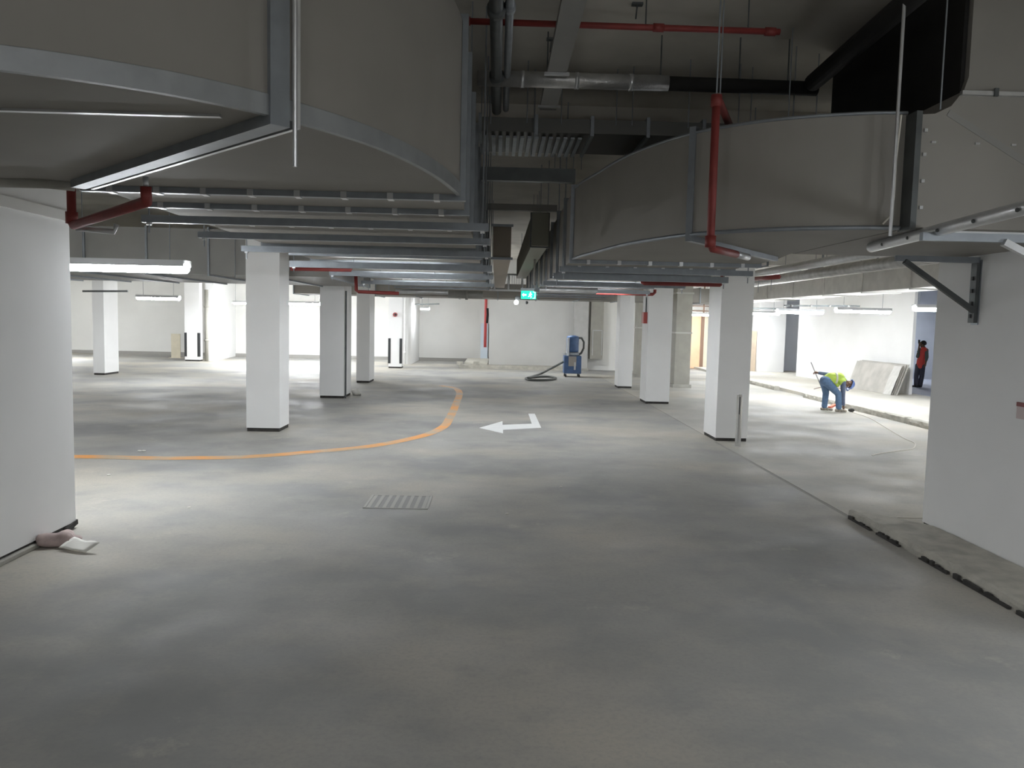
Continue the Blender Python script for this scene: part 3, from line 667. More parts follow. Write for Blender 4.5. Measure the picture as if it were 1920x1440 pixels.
# lamp rail on the right
t = thing('lamp_rail', 'thin dark rail over the walkway carrying the row of batten lamps', 'rail', onY(1540, 573, 24))
P, Q = onY(1470, 573, 24), onY(1612, 574, 24)
MB().obox(P, Q, 0.05, 0.05).build('channel', STEELD, t)
for f in (0.1, 0.35, 0.6, 0.85): p = P.lerp(Q, f); MB().ball(p-Vector((0,0.03,0.0)), 0.04, seg=8).build('clip', GALVL, t)
for i, (a, b, yv, l) in enumerate(((155, 240, 26.5, 'thin grey lamp support rail crossing the lone far left column'), (765, 824, 40.5, 'thin grey lamp support rail on the back wall right of the rounded pier'), (1405, 1470, 30.5, 'thin rail above the lamp beside the big right column'))):
    P, Q = onY(a, (546, 571, 578)[i], yv), onY(b, (546, 570, 579)[i], yv)
    tag(MB().obox(P, Q, 0.05, 0.06).build('lamp_rail', STEELD), l, 'rail')
# exit sign
P = onY(991, 553, 18.5)
t = thing('exit_sign', 'lit green exit sign with white running figure hanging over the drive', 'sign', P)
w, h = 0.175, 0.095
MB().box(P.x-w, P.x+w, 18.5, 18.54, P.z-h, P.z+h).build('panel', mat('green_lit', (0.0, 0.5, 0.3), 0.4, emit=(0.02, 0.75, 0.42), es=0.9), t)
MB().box(P.x-w-0.01, P.x+w+0.01, 18.47, 18.55, P.z+h, P.z+h+0.06).build('lamp_case', mat('sign_case', (0.5, 0.55, 0.6), 0.5), t)
WL = mat('white_lit', (0.9, 0.95, 0.95), 0.4, emit=(0.75, 1.0, 0.95), es=1.4)
ic = MB()
def flat(poly):
    ic.xzprism([(P.x+a, P.z+b) for a, b in poly], 18.490, 18.498)
flat([(-0.155, 0.0), (-0.11, 0.045), (-0.11, 0.018), (-0.05, 0.018), (-0.05, -0.018), (-0.11, -0.018), (-0.11, -0.045)])       # arrow
flat([(0.005, 0.02), (0.03, 0.035), (0.07, 0.03), (0.085, 0.005), (0.075, 0.0), (0.06, 0.015), (0.05, -0.01), (0.075, -0.04), (0.06, -0.075), (0.045, -0.07), (0.055, -0.04), (0.03, -0.025), (0.005, -0.05), (-0.015, -0.04), (0.01, -0.02), (0.025, 0.015), (0.01, 0.008)])  # runner
flat([(0.045+0.016*math.cos(2*PI*k/10), 0.058+0.016*math.sin(2*PI*k/10)) for k in range(10)])
flat([(0.10, 0.075), (0.155, 0.075), (0.155, -0.08), (0.10, -0.08), (0.10, -0.07), (0.145, -0.07), (0.145, 0.065), (0.10, 0.065)])
ic.build('pictogram', WL, t)['label'] = 'white arrow, running figure and door'
for x in (0.07, 0.15): MB().tube([(P.x+x, 18.5, P.z+h+0.06), (P.x+x, 18.5, CZ)], 0.006, 6).build('rod', GALV, t)
# emergency twin spot
P = onY(968, 567, 25)
t = thing('emergency_light', 'emergency light with one bright round spot below left of the exit sign', 'lamp', P)
MB().box(P.x-0.04, P.x+0.42, 25.02, 25.12, P.z+0.08, P.z+0.2).build('case', STEELD, t)
MB().ball(P, 0.07, seg=14).build('lit_spot', SPOT, t, smooth=True)
MB().ball(P+Vector((0.33,0.02,0)), 0.05, seg=14).build('unlit_spot', STEELD, t, smooth=True)

# ------------------------------------------------------------------ floor markings, kerbs, grate
def flatpoly(name, pts, z, m, label, cat, th=0.002):
    o = MB().prism(pts, 0.0005, z).build(name, m); return tag(o, label, cat)
def toXY(l): return [(onZ(a, b).x, onZ(a, b).y) for a, b in l]
flatpoly('painted_arrow', toXY([(898.5,802.3),(942.3,789.8),(942.3,796.7),(997,794.6),(990.6,775.8),(1002.7,775.8),(1014.8,802.3),(943.3,806),(943.3,812.7)]), 0.003, WPAINT, 'white left-turn arrow painted on the concrete drive', 'road marking')
ln = [(60,857),(142,856.5),(192,857),(276,859),(338,859),(442,857.5),(526,852.5),(600,846),(660,841),(712,834),(764,824),(806,813),(833,799),(843,784),(850.5,769),(856,755),(861,742),(861,735),(853,728),(827,723)]
W3 = [onZ(a, b) for a, b in ln]
W3 = [Vector((x, y, 0)) for x, y in smooth_poly([(p.x, p.y) for p in W3], 5)]
bm = MB(); L_, R_ = [], []
for i, p in enumerate(W3):
    d = (W3[min(i+1, len(W3)-1)] - W3[max(i-1, 0)]).normalized(); n = Vector((-d.y, d.x, 0)); hw = 0.10 + 0.05*abs(d.x)
    L_.append(bm.bm.verts.new(p + n*hw + Vector((0,0,0.003)))); R_.append(bm.bm.verts.new(p - n*hw + Vector((0,0,0.003))))
for i in range(len(W3)-1): bm.bm.faces.new((L_[i], L_[i+1], R_[i+1], R_[i]))
tag(bm.build('painted_line', ORANGE), 'worn orange curved lane line painted on the floor', 'road marking')

def rough_kerb(x0, x1, y0, y1, z1, name, label, seed=0, cuts=24, amp=0.012, m=KERB, taper=0):
    xw = x1; rr = random.Random(seed); mb = MB(); n = max(2, int((y1-y0)/0.12)); rings = []
    for i in range(n+1):
        y = y0 + (y1-y0)*i/n; j = lambda a=amp: rr.uniform(-a, a)
        x1 = min(xw, x0+0.13+(y1-y)*taper) if taper else xw
        rings.append([mb.bm.verts.new(v) for v in ((x0+j(), y, 0), (x0+j(), y, z1*0.5), (x0+0.012+j(), y, z1-0.012+j(0.006)), (x0+0.04+j(), y, z1+j(0.005)), (x1-0.03, y, z1+j(0.005)), (x1, y, z1-0.02), (x1, y, 0))])
    for i in range(n):
        for k in range(6): mb.bm.faces.new((rings[i][k], rings[i][k+1], rings[i+1][k+1], rings[i+1][k]))
        mb.bm.faces.new((rings[i][6], rings[i][0], rings[i+1][0], rings[i+1][6]))
    mb.bm.faces.new(rings[0]); mb.bm.faces.new(rings[-1][::-1])
    return tag(mb.build(name, m), label, 'kerb')
k1 = rough_kerb(4.32, 4.995, 3.0, 9.36, 0.10, 'kerb', 'rough broken-edged concrete kerb along the foot of the near right column', 1, amp=0.009, taper=0.8)
t = thing('tar_patch', 'broken dark tar strip along the foot of the near right kerb', 'stain', (4.3, 7, 0))
rr = random.Random(5)
yv = 9.7
i = 0
for (a, b) in ((8.75, 9.3), (8.1, 8.6), (7.2, 7.7), (6.3, 7.1), (5.3, 6.2), (4.2, 5.2)):
    n = 10; pts = []
    up = [(4.315+rr.uniform(-0.004, 0.0), a+(b-a)*k/n) for k in range(n+1)]
    mb = MB(); 
    for k in range(n):
        h = rr.uniform(0.01, 0.05); mb.box(4.285, 4.315, a+(b-a)*k/n, a+(b-a)*(k+1)/n, 0, h)
    mb.build('patch', DIRT, t)
for i, (a, b) in enumerate(((28.1, 33.5), (23.0, 25.4), (19.0, 22.9), (15.6, 18.9), (12.5, 15.5))):
    rough_kerb(9.99, 10.2, a, b, 0.15, 'kerb', ('concrete kerb stretch behind the big right column, farthest along the walkway', 'concrete kerb stretch left of the bending worker', 'long concrete kerb stretch right of the bending worker', 'concrete kerb stretch disappearing behind the near right column', 'concrete kerb stretch hidden right of the photo')[i], 10+i)

# floor grate
P, Q = onZ(680, 953), onZ(803, 953); yb = onZ(740, 929).y
t = thing('drain_grate', 'square dusty steel drain grate set in the drive floor', 'grate', (P.x, P.y, 0))
x0, x1, y0 = P.x, Q.x, P.y
MB().box(x0, x1, y0, yb, 0.0005, 0.002).build('pit', mat('grate_pit', (0.31, 0.31, 0.30), 0.9), t)
GR = mat('dusty_grate', (0.42, 0.415, 0.39), 0.8)
f = MB(); f.box(x0, x1, y0, y0+0.02, 0.002, 0.006); f.box(x0, x1, yb-0.03, yb, 0.002, 0.006); f.box(x0, x0+0.03, y0, yb, 0.002, 0.006); f.box(x1-0.03, x1, y0, yb, 0.002, 0.006); f.build('frame', GR, t)
for k in range(8):
    x = x0 + 0.06 + (x1-x0-0.12)*k/7; MB().box(x-0.022, x+0.022, y0+0.03, yb-0.03, 0.002, 0.005).build('bar', GR, t)

# bollard
P = onZ(1383, 837)
t = thing('bollard', 'shiny chrome steel bollard in front of the big right column', 'bollard', (P.x, P.y, 0))
MB().lathe([(0.056, 0.0), (0.056, 0.98), (0.05, 0.99), (0.0005, 0.995)], (P.x, P.y, 0), 24).build('post', CHROME, t, smooth=False)
MB().lathe([(0.068, 0.0), (0.068, 0.012), (0.06, 0.016)], (P.x, P.y, 0), 24).build('base_ring', GALVL, t)
MB().box(P.x-0.022, P.x-0.006, P.y-0.0585, P.y-0.054, 0.62, 0.95).build('reflection_strip', BLACK, t)  # black strip painting the dark reflection in the chrome

# call point on column B, alarm on c4, box on right column
P = onX(1212, 596, 4.28)
t = thing('call_point', 'red fire call point with a dark cable on the second right column', 'alarm', P)
MB().box(4.17, 4.29, P.y-0.14, P.y+0.14, P.z-0.16, P.z+0.16).build('case', REDB, t, bevel=0.01)
MB().tube([(4.26, P.y, P.z+0.15), (4.26, P.y, 3.05)], 0.022, 6).build('cable', STEELD, t)
P = onY(741, 590, 35.78)
t = thing('alarm_sounder', 'small red alarm sounder on the last column of the left row', 'alarm', P)
e = MB(); e.tube([(P.x, 35.79, P.z), (P.x, 35.72, P.z)], 0.10, 14); e.build('body', mat('dull_red', (0.42, 0.12, 0.12), 0.5), t)
e = MB(); e.tube([(P.x+0.02, 35.72, P.z), (P.x+0.02, 35.69, P.z)], 0.05, 12); e.build('horn', BLACK, t)
P = onX(1905, 768, 4.98); 
t = thing('mounted_notice', 'small notice with a red upper strip on the near right column', 'notice', P)
z0, z1 = onX(1905, 784, 4.99).z, onX(1905, 753, 4.99).z
MB().box(4.985, 4.999, P.y-0.35, P.y, z0, z1-0.04).build('sheet', mat('pinkish_sheet', (0.60, 0.50, 0.49), 0.6), t)
MB().box(4.98, 4.999, P.y-0.35, P.y, z1-0.04, z1).build('red_strip', RED, t)

# ------------------------------------------------------------------ industrial vacuum
P = onZ(1072, 706)
x, y = P.x, P.y
t = thing('vacuum_machine', 'tall blue industrial vacuum machine by the back wall', 'vacuum cleaner', (x, y, 0))
MB().box(x-0.36, x+0.36, y-0.3, y+0.35, 0.14, 0.88).build('tank_cabinet', BLUEM, t, bevel=0.03)
MB().box(x-0.18, x+0.14, y-0.32, y-0.3, 0.45, 0.86).build('control_panel', mat('dusty_panel', (0.36, 0.33, 0.30), 0.6), t)
MB().box(x+0.05, x+0.12, y-0.33, y-0.32, 0.30, 0.62).build('gauge_strip', GALVL, t)
MB().lathe([(0.27, 0.88), (0.29, 0.92), (0.29, 1.0), (0.25, 1.03)], (x, y, 0), 28).build('clamp_collar', GALV, t, smooth=False)
MB().lathe([(0.25, 1.03), (0.26, 1.1), (0.26, 1.62), (0.24, 1.68), (0.1, 1.72), (0.01, 1.72)], (x, y, 0), 28).build('filter_drum', BLUEM, t, smooth=True)
MB().box(x-0.26, x-0.16, y-0.28, y-0.2, 0.86, 1.62).build('white_strip', mat('pale_strip', (0.7, 0.74, 0.78), 0.4), t)
h = [(x+0.2, y, 1.62), (x+0.36, y-0.05, 1.62), (x+0.46, y-0.05, 1.45), (x+0.46, y-0.05, 1.2), (x+0.36, y-0.05, 0.98), (x+0.22, y-0.05, 0.9)]
MB().tube([Vector(v) for v in h], 0.045, 10).build('side_hose', HOSE, t, smooth=True)
MB().tube([(x-0.36, y-0.3, 0.95), (x-0.36, y+0.3, 0.95)], 0.02, 8).build('handle', GALV, t)
for sx in (-1, 1):
    for sy in (-1, 1):
        l = MB().box(x+sx*0.28-0.03, x+sx*0.28+0.03, y+sy*0.25-0.03, y+sy*0.25+0.03, 0.06, 0.16).build('leg', GALV, t)
        e = MB(); e.tube([(x+sx*0.28-0.03, y+sy*0.25, 0.06), (x+sx*0.28+0.03, y+sy*0.25, 0.06)], 0.06, 12); e.build('castor', BLACK, l)
hp = [Vector((x-0.36, y-0.1, 0.62)), onY(1035, 690, y-0.3), onZ(1015, 700, 0.05), onZ(995, 707, 0.05), onZ(986, 710, 0.05), onZ(1000, 712.5, 0.05), onZ(1030, 712, 0.05), onZ(1042, 709, 0.05), onZ(1030, 706, 0.05), onZ(1005, 706.5, 0.05), onZ(990, 708.5, 0.14)]
def cr3(P, n=6):
    out = []
    for i in range(len(P)-1):
        p0, p1, p2, p3 = P[max(i-1,0)], P[i], P[i+1], P[min(i+2, len(P)-1)]
        for k in range(n):
            u = k/n; out.append(0.5*((2*p1) + (p2-p0)*u + (2*p0-5*p1+4*p2-p3)*u*u + (3*p1-p0-3*p2+p3)*u**3))
    out.append(P[-1]); return out
MB().tube(cr3(hp), 0.045, 10).build('suction_hose', HOSE, t, smooth=True)['label'] = 'dark grey suction hose coiled on the floor'

# ------------------------------------------------------------------ door area at the back right
DX = [onY(v, 640, 40.55).x for v in (1288, 1313, 1319, 1329)]
d = MB().box(DX[0], DX[1], 40.55, 40.62, 0.02, 2.72).build('door_1', PLY); struct(d)
struct(MB().box(DX[1], DX[2], 40.5, 40.62, 0, 2.75).build('trim_1', BROWN))
struct(MB().box(DX[2], DX[3]+0.3, 40.55, 40.62, 0, 2.75).build('trim_2', BEIGE))
t = thing('pipe_rack', 'brown pipe rack of horizontal bars above the peach door', 'rack', (10.1, 40.3, 3.0))
for z in (2.98, 3.22): MB().obox((9.3, 40.3, z), (11.1, 40.3, z), 0.05, 0.05).build('bar', BROWN, t)
MB().box(10.5, 10.56, 40.28, 40.34, 3.25, CZ).build('hanger_bar', BROWN, t)
MB().box(10.5, 10.56, 40.28, 40.34, 2.6, 3.25).build('post', BROWN, t)
t = tag(MB().box(11.95, 12.42, 37.6, 37.75, 0.112, 2.05).build('leaning_board', TAN), 'tall tan board standing beside the white pier beyond the big right column', 'board')
# beige board far left
P, Q = onZ(321, 670), onZ(338, 668.5)
P = Vector((onY(321, 660, 40.2).x, 40.2, 0)); Q = Vector((onY(338, 660, 40.2).x, 40.2, 0))
b = MB(); b.box(P.x, Q.x, P.y, P.y+0.05, 0.02, 1.22)
t = tag(b.build('leaning_board', BEIGE), 'beige upright panel near the far left wall beside the guarded column', 'board')
b = MB().box(P.x-0.1, Q.x+0.1, P.y-0.12, P.y+0.3, 0, 0.02).build('base_sheet', BEIGE); b.parent = t; b['label'] = 'flat sheet under the panel'
# leaning stack of boards
A, B = onZ(1588, 726, 0.11), onZ(1672, 741, 0.11)
u = (B-A); u.z = 0; Lb = u.length; u.normalize(); nrm = Vector((-u.y, u.x, 0)); 
if nrm.x < 0: nrm = -nrm
for k in range(3):
    off = nrm*(0.06*k); tilt = Vector(nrm*0.34 + Vector((0,0,1.0)))
    A2 = A + off + u*(0.05*k) ; hgt = (0.98, 1.0, 1.02)[k]
    mb = MB(); vs = []
    for th in (0, 0.022):
        for (s, q) in ((0, 0), (Lb, 0), (Lb, 1), (0, 1)):
            vs.append(mb.bm.verts.new(A2 + u*s + tilt*(q*hgt) + nrm*th + Vector((0,0,0.004))))
    for f in ((0,1,2,3),(7,6,5,4),(0,4,5,1),(1,5,6,2),(2,6,7,3),(3,7,4,0)): mb.bm.faces.new([vs[i] for i in f])
    tag(mb.build('leaning_sheet', SHEET), ('wide grey sheet leaning against the white wall, front one of the stack', 'wide grey sheet leaning against the white wall, middle one of the stack', 'wide grey sheet leaning against the white wall, rear one of the stack')[k], 'board')
# torn wrapping at the right end of the stack
mb = MB(); rr = random.Random(3); g = []
for i in range(5):
    row = []
    for j in range(7):
        p = B + u*(-0.45+0.13*i) - nrm*(0.05+rr.uniform(0, 0.04)) + (nrm*0.34+Vector((0,0,1)))*(0.95*j/6) + Vector((0,0,0.005))
        row.append(mb.bm.verts.new(p))
    g.append(row)
for i in range(4):
    for j in range(6): mb.bm.faces.new((g[i][j], g[i+1][j], g[i+1][j+1], g[i][j+1]))
o = mb.build('wrapping_film', mat('pale_film', (0.50, 0.49, 0.46), 0.5)); md = o.modifiers.new('s', 'SOLIDIFY'); md.thickness = 0.004
tag(o, 'crumpled pale plastic film hanging over the right end of the leaning boards', 'film')

# ------------------------------------------------------------------ debris
P = onZ(112, 1024)
mb = MB(); mb.ball((0,0,0.05), 0.16, (1.15, 0.8, 0.42), 20)
for v in mb.bm.verts:
    k = 1 + 0.28*math.sin(v.co.x*31+v.co.y*17) + 0.2*math.sin(v.co.y*43-v.co.z*27); v.co.x *= k; v.co.y *= k; v.co.z = max(0.001, v.co.z*(0.8+0.35*k))
o = mb.build('crumpled_cloth', PINK, smooth=True); o.location = (-4.22, onZ(105, 1022).y, 0); tag(o, 'crumpled pinkish rag lying at the foot of the near left column', 'rag')
A, B, C, D = onZ(110, 1027, 0.03), onZ(158, 1036, 0.02), onZ(187, 1018, 0.09), onZ(140, 1008, 0.10)
mb = MB(); vs = [mb.bm.verts.new(v) for v in (A, B, C, D)]; mb.bm.faces.new(vs); bmesh.ops.subdivide_edges(mb.bm, edges=mb.bm.edges[:], cuts=5, use_grid_fill=True)
for v in mb.bm.verts: v.co.z += 0.012*math.sin(v.co.x*22)*math.sin(v.co.y*19)
o = mb.build('paper_sheet', PAPER, smooth=True); md = o.modifiers.new('s', 'SOLIDIFY'); md.thickness = 0.006
tag(o, 'white bent sheet lying on the rag at the foot of the near left column', 'paper')
A, B = onZ(122, 1000), onZ(142, 988)
tag(MB().obox((A.x, A.y, 0.03), (B.x, B.y, 0.06), 0.05, 0.05).build('dark_infill', DIRT), 'dark offcut for the gap at the front corner of the near left column', 'infill')  # dark bar drawn for the gap at the column foot
A, B = onZ(0, 1062), onZ(75, 1026)
tag(MB().box(-4.44, -4.385, A.y-0.3, B.y, 0, 0.045).build('mortar_strip', CONC, bevel=0.008), 'crumbling mortar strip along the foot of the near left column', 'mortar')
for i, (px, py, s, z, l) in enumerate(((1052, 914, 0.018, 0, 'tiny white chip on the dark floor left of the drive centre line'), (951, 964, 0.02, 0, 'tiny pale chip on the floor right of the drain grate'), (204, 891, 0.025, 0, 'tiny white chip on the floor beside the near left column'), (262, 846, 0.03, 0, 'pale chip just behind the orange line on the left'), (270, 846, 0.03, 0, 'second pale chip just behind the orange line, to the right of the first'), (355, 952, 0.02, 0, 'tiny pale chip on the floor left of the drain grate'))):
    P = onZ(px, py); o = MB().ball((P.x, P.y, s*0.3), s, (1.2, 0.8, 0.35), 8).build('plaster_chip', PAPER); tag(o, l, 'chip')
P = onZ(1596, 772.5); o = MB().ball((P.x, P.y, 0.05), 0.08, (1.1, 0.9, 0.6), 10).build('dirt_clod', DIRT); tag(o, 'small dark clod of dirt on the floor right of the bending worker', 'clod')
P = onZ(668, 741); mb = MB(); mb.ball((P.x, P.y, 0.07), 0.14, (1, 0.8, 0.8), 12)
for v in mb.bm.verts: v.co.x += 0.03*math.sin(v.co.z*40); v.co.z = max(0.002, v.co.z+0.02*math.sin(v.co.x*50))
tag(mb.build('plastic_bag', mat('clear_grey_bag', (0.55, 0.54, 0.50), 0.5), smooth=True), 'crumpled grey bag on the floor right of the second left column', 'bag')
cp = [(1598,773),(1629,783),(1650,795),(1675,810),(1696,822),(1715,831),(1712,841),(1687,845),(1650,850),(1635,854)]
tag(MB().tube(cr3([onZ(a, b, 0.012) for a, b in cp]), 0.011, 6).build('extension_cord', CORD), 'thin pale cord snaking across the floor below the bending worker', 'cord')
tag(MB().tube(cr3([onZ(1545, 1470, 0.1)*0 + Vector((x_, y_, 0.117)) for x_, y_ in ((11.2, 27.5), (11.9, 28.4), (12.6, 28.0), (12.9, 28.9))]), 0.012, 6).build('extension_cord', BROWN), 'brown cord lying on the walkway in front of the white wall', 'cord')

# ------------------------------------------------------------------ people
def hand(mb, wrist, dirv, palm_n, curl=0.6, s=1.0):
    """palm plus five tapered fingers; dirv wrist->knuckles, palm_n palm normal (fingers curl toward it)"""
    d = Vector(dirv).normalized(); n = Vector(palm_n); n = (n - d*n.dot(d)).normalized(); a = d.cross(n)
    w = Vector(wrist)
    mb.limb([w, w+d*0.045*s, w+d*0.085*s], [0.028*s, 0.036*s, 0.034*s], 10)
    for i, (off, ln_) in enumerate(((-0.03, 0.065), (-0.01, 0.078), (0.01, 0.074), (0.03, 0.058))):
        k = w + d*0.095*s + a*off*s
        c1 = curl*0.7; p1_ = k + (d*math.cos(c1) + n*math.sin(c1))*ln_*0.5*s
        c2 = curl*1.7; p2_ = p1_ + (d*math.cos(c2) + n*math.sin(c2))*ln_*0.35*s
        c3 = curl*2.4; p3_ = p2_ + (d*math.cos(c3) + n*math.sin(c3))*ln_*0.25*s
        mb.limb([k, p1_, p2_, p3_], [0.0105*s, 0.0095*s, 0.0085*s, 0.007*s], 8)
    k = w + d*0.03*s - a*0.034*s
    t1 = k + (d*0.6 - a*0.55 + n*0.5).normalized()*0.04*s; t2 = t1 + (d*0.75 + n*0.65).normalized()*0.032*s
    mb.limb([k, t1, t2], [0.014*s, 0.0115*s, 0.009*s], 8)
def head(mb, c, up, fwd, s=1.0):
    c = Vector(c); up = Vector(up).normalized(); f = Vector(fwd); f = (f-up*f.dot(up)).normalized(); a = f.cross(up)
    Rm = Matrix((a, f, up)).transposed().to_4x4()
    mb.ball(c+up*0.02*s, 0.1*s, (0.76, 0.98, 1.05), 20, Rm)
    mb.ball(c-up*0.05*s+f*0.025*s, 0.075*s, (0.80, 0.85, 1.0), 16, Rm)
    mb.ball(c-up*0.02*s+f*0.108*s, 0.018*s, (0.8, 1.0, 1.4), 10, Rm)     # nose
    mb.ball(c-up*0.105*s+f*0.065*s, 0.028*s, (1, 0.9, 0.8), 10, Rm)      # chin
    mb.ball(c-up*0.062*s+f*0.092*s, 0.018*s, (1.5, 0.6, 0.6), 10, Rm)    # lips
    mb.ball(c+up*0.022*s+f*0.09*s, 0.02*s, (2.6, 0.6, 0.55), 10, Rm)     # brow
    for sg in (-1, 1): mb.ball(c+a*sg*0.08*s-up*0.01*s, 0.03*s, (0.4, 0.7, 1.1), 10, Rm)
    return a, f, up
def eyes(c, a, f, up, parent):
    for sg in (-1, 1):
        MB().ball(c+a*sg*0.033+up*0.0+f*0.087, 0.011, seg=10).build('eye', mat('eye_white', (0.8, 0.8, 0.78), 0.3), parent, smooth=True)
def shoe(mb, ankle, fwd):
    a = Vector((ankle[0], ankle[1], 0)); f = Vector(fwd).normalized()
    for p, r, zz in ((a-f*0.06, 0.048, 0.046), (a+f*0.0, 0.05, 0.05), (a+f*0.08, 0.05, 0.047), (a+f*0.16, 0.044, 0.040), (a+f*0.195, 0.032, 0.032)):
        mb.ball((p.x, p.y, zz), r, (1.0, 1.0, zz/r), 12)
    mb.limb([a+Vector((0,0,0.06)), a+Vector((0,0,0.13))], [0.05, 0.05], 12)

# ---- bending worker beside the kerb
YW = onZ(1560, 771).y
def J(px, py, dy=0.0):
    return onY(px, py, YW+dy)
hipL, hipR = J(1546, 714, 0.09), J(1549, 715, -0.09)
knL, knR = J(1548.5, 737, 0.14), J(1572, 739, -0.12)
anL, anR = J(1545.5, 765, 0.16), J(1572.5, 768, -0.14)
anL.z = 0.09; anR.z = 0.09
waist = J(1557, 709, 0); chest = J(1572, 709.5, 0); neck = J(1583, 714.5, 0)
shL, shR = J(1579, 708, 0.17), J(1581, 718, -0.16)
elL, haL = J(1554, 702.5, 0.26), J(1534.5, 699, 0.30)
elR, haR = J(1580.5, 741, 0.02), J(1581.5, 760, 0.06)
headc = J(1591.5, 719.5, 0)
wk = thing('person', 'worker in lime vest and blue hard hat bending over beside the kerb', 'person', (hipL.x, YW, 0))
body = MB()
upv = (headc-neck).normalized(); upv = Vector((0.80, 0.0, -0.35)).normalized(); fwv = Vector((-0.25, -0.15, -1))
ha, hf, hu = head(body, headc, upv, fwv, 1.0)
body.limb([neck, headc-hu*0.05], [0.06, 0.055])
body.limb([waist.lerp(hipL.lerp(hipR, .5), .6), waist, chest, neck], [0.135, 0.125, 0.14, 0.075])
for s_, e_, h_ in ((shL, elL, haL), (shR, elR, haR)): body.limb([chest.lerp(s_, 0.6), s_, e_, h_], [0.07, 0.055, 0.042, 0.028])
for h_, k_, a_ in ((hipL, knL, anL), (hipR, knR, anR)): body.limb([waist.lerp(h_, .7), h_, k_, a_], [0.11, 0.085, 0.055, 0.04])
hand(body, haL, haL-elL, Vector((0.2, -0.2, -1)), 0.9)
hand(body, haR, Vector((0.1, 0, -1)), Vector((-1, 0, 0)), 0.5)
remesh(body.build('body', SKIN, wk, smooth=True), 0.007, 3)
eyes(headc, ha, hf, hu, wk)
tr = MB()
for h_, k_, a_ in ((hipL, knL, anL), (hipR, knR, anR)):
    mid = h_.lerp(k_, 0.5)
    tr.limb([h_, mid, k_, k_.lerp(a_, .5), a_+Vector((0,0,0.03))], [0.128, 0.108, 0.088, 0.083, 0.078])
tr.limb([hipL, hipR], [0.135, 0.135]); tr.limb([hipL.lerp(hipR, .5), waist], [0.145, 0.135])
remesh(tr.build('trousers', DENIM, wk, smooth=True), 0.012, 3)
sh = MB()
sh.limb([waist, chest, neck-(neck-chest)*0.1], [0.145, 0.155, 0.085])
for s_, e_, h_ in ((shL, elL, haL), (shR, elR, haR)): sh.limb([chest.lerp(s_, 0.55), s_, e_, e_.lerp(h_, 0.92)], [0.10, 0.078, 0.06, 0.045])
remesh(sh.build('shirt', SHIRT, wk, smooth=True), 0.011, 3)
vs_ = MB()
vs_.limb([waist.lerp(hipL.lerp(hipR, .5), .55), waist, chest, neck-(neck-chest)*0.25], [0.148, 0.155, 0.172, 0.10])
vs_.limb([chest.lerp(shL, .2), shL.lerp(chest, .25)], [0.12, 0.098]); vs_.limb([chest.lerp(shR, .2), shR.lerp(chest, .2)], [0.12, 0.10])
bel = J(1570, 722, -0.05); vs_.limb([waist.lerp(chest, .3), bel], [0.11, 0.06])
remesh(vs_.build('vest', HIVIS, wk, smooth=True), 0.011, 3)
rs = MB(); d_ = (chest-waist).normalized(); m_ = waist.lerp(chest, 0.55)
rs.tube([m_-d_*0.025, m_+d_*0.025], [0.168, 0.176], 20)
rs.build('reflective_strip', REFL, wk, smooth=True)
for a_, f_ in ((anL, (1, -0.25, 0)), (anR, (1, -0.1, 0))):
    q = MB(); shoe(q, a_, f_); remesh(q.build('shoe', SHOE, wk, smooth=True), 0.01, 2)
hh = MB(); Rm = Matrix((ha, hf, hu)).transposed().to_4x4()
hh.ball(headc+hu*0.045, 0.125, (0.92, 1.12, 0.95), 24, Rm)
cut = [v for v in hh.bm.verts if (v.co-headc).dot(hu) < 0.015]
bmesh.ops.delete(hh.bm, geom=cut, context='VERTS')
ed = [e for e in hh.bm.edges if e.is_boundary]
rim = bmesh.ops.extrude_edge_only(hh.bm, edges=ed); 
for v in [g_ for g_ in rim['geom'] if isinstance(g_, bmesh.types.BMVert)]:
    q = v.co-headc; q = q-hu*q.dot(hu); v.co += q.normalized()*(0.015 + max(0, q.normalized().dot(hf))*0.05) - hu*0.004
o = hh.build('hard_hat', HELM, wk, smooth=True); md = o.modifiers.new('s', 'SOLIDIFY'); md.thickness = 0.006
# tools
d_ = (J(1539, 711, 0.3)-J(1526.5, 681, 0.34))
pA = haL + (haL-elL).normalized()*0.09 + Vector((0,0,0.0)); q_ = d_.normalized()
tag(MB().tube([pA-q_*0.30, pA+q_*0.55], 0.012, 8).build('tool_handle', mat('grey_stick', (0.30, 0.30, 0.32), 0.6)), 'thin grey stick held behind the back by the bending worker', 'stick')
A, B = onZ(1555, 765, 0.02), onZ(1565, 760, 0.02)
tag(MB().obox((A.x, A.y, 0.035), (B.x, B.y, 0.035), 0.09, 0.06).build('spirit_level', mat('orange_red_bar', (0.66, 0.16, 0.09), 0.5), bevel=0.01), 'orange red bar tool lying on the floor between the feet of the bending worker', 'tool')

# ---- standing worker in the side room
PW = onZ(1722, 726, 0.118); YS = PW.y
def K(px, py, dy=0.0): return onY(px, py, YS+dy)
z2 = lambda zx, zy, dy=0.0: K(1690+zx/12.0, 620+zy/12.0, dy)
ps = thing('person', 'standing person in a red vest and dark trousers in the side room doorway', 'person', (PW.x, YS, 0.118))
hL, hR = z2(385, 790, 0.05), z2(470, 790, -0.03); kL, kR = z2(335, 1020, 0.03), z2(462, 1020, 0.0); aL, aR = z2(330, 1235, 0.03), z2(425, 1230, 0.0)
aL.z = aR.z = 0.20
wa, chs, nk = z2(445, 690), z2(500, 480), z2(500, 385); hd = z2(487, 305)
sL, sR = z2(425, 430, 0.05), z2(560, 440, -0.12); eL, fL = z2(365, 580, -0.02), z2(405, 330, 0.0); eR, fR = z2(575, 600, -0.18), z2(545, 740, -0.22)
b = MB(); f2 = Vector((-0.85, 0.5, -0.05))
a2, f2, u2 = head(b, hd, (-0.03, 0, 1), f2)
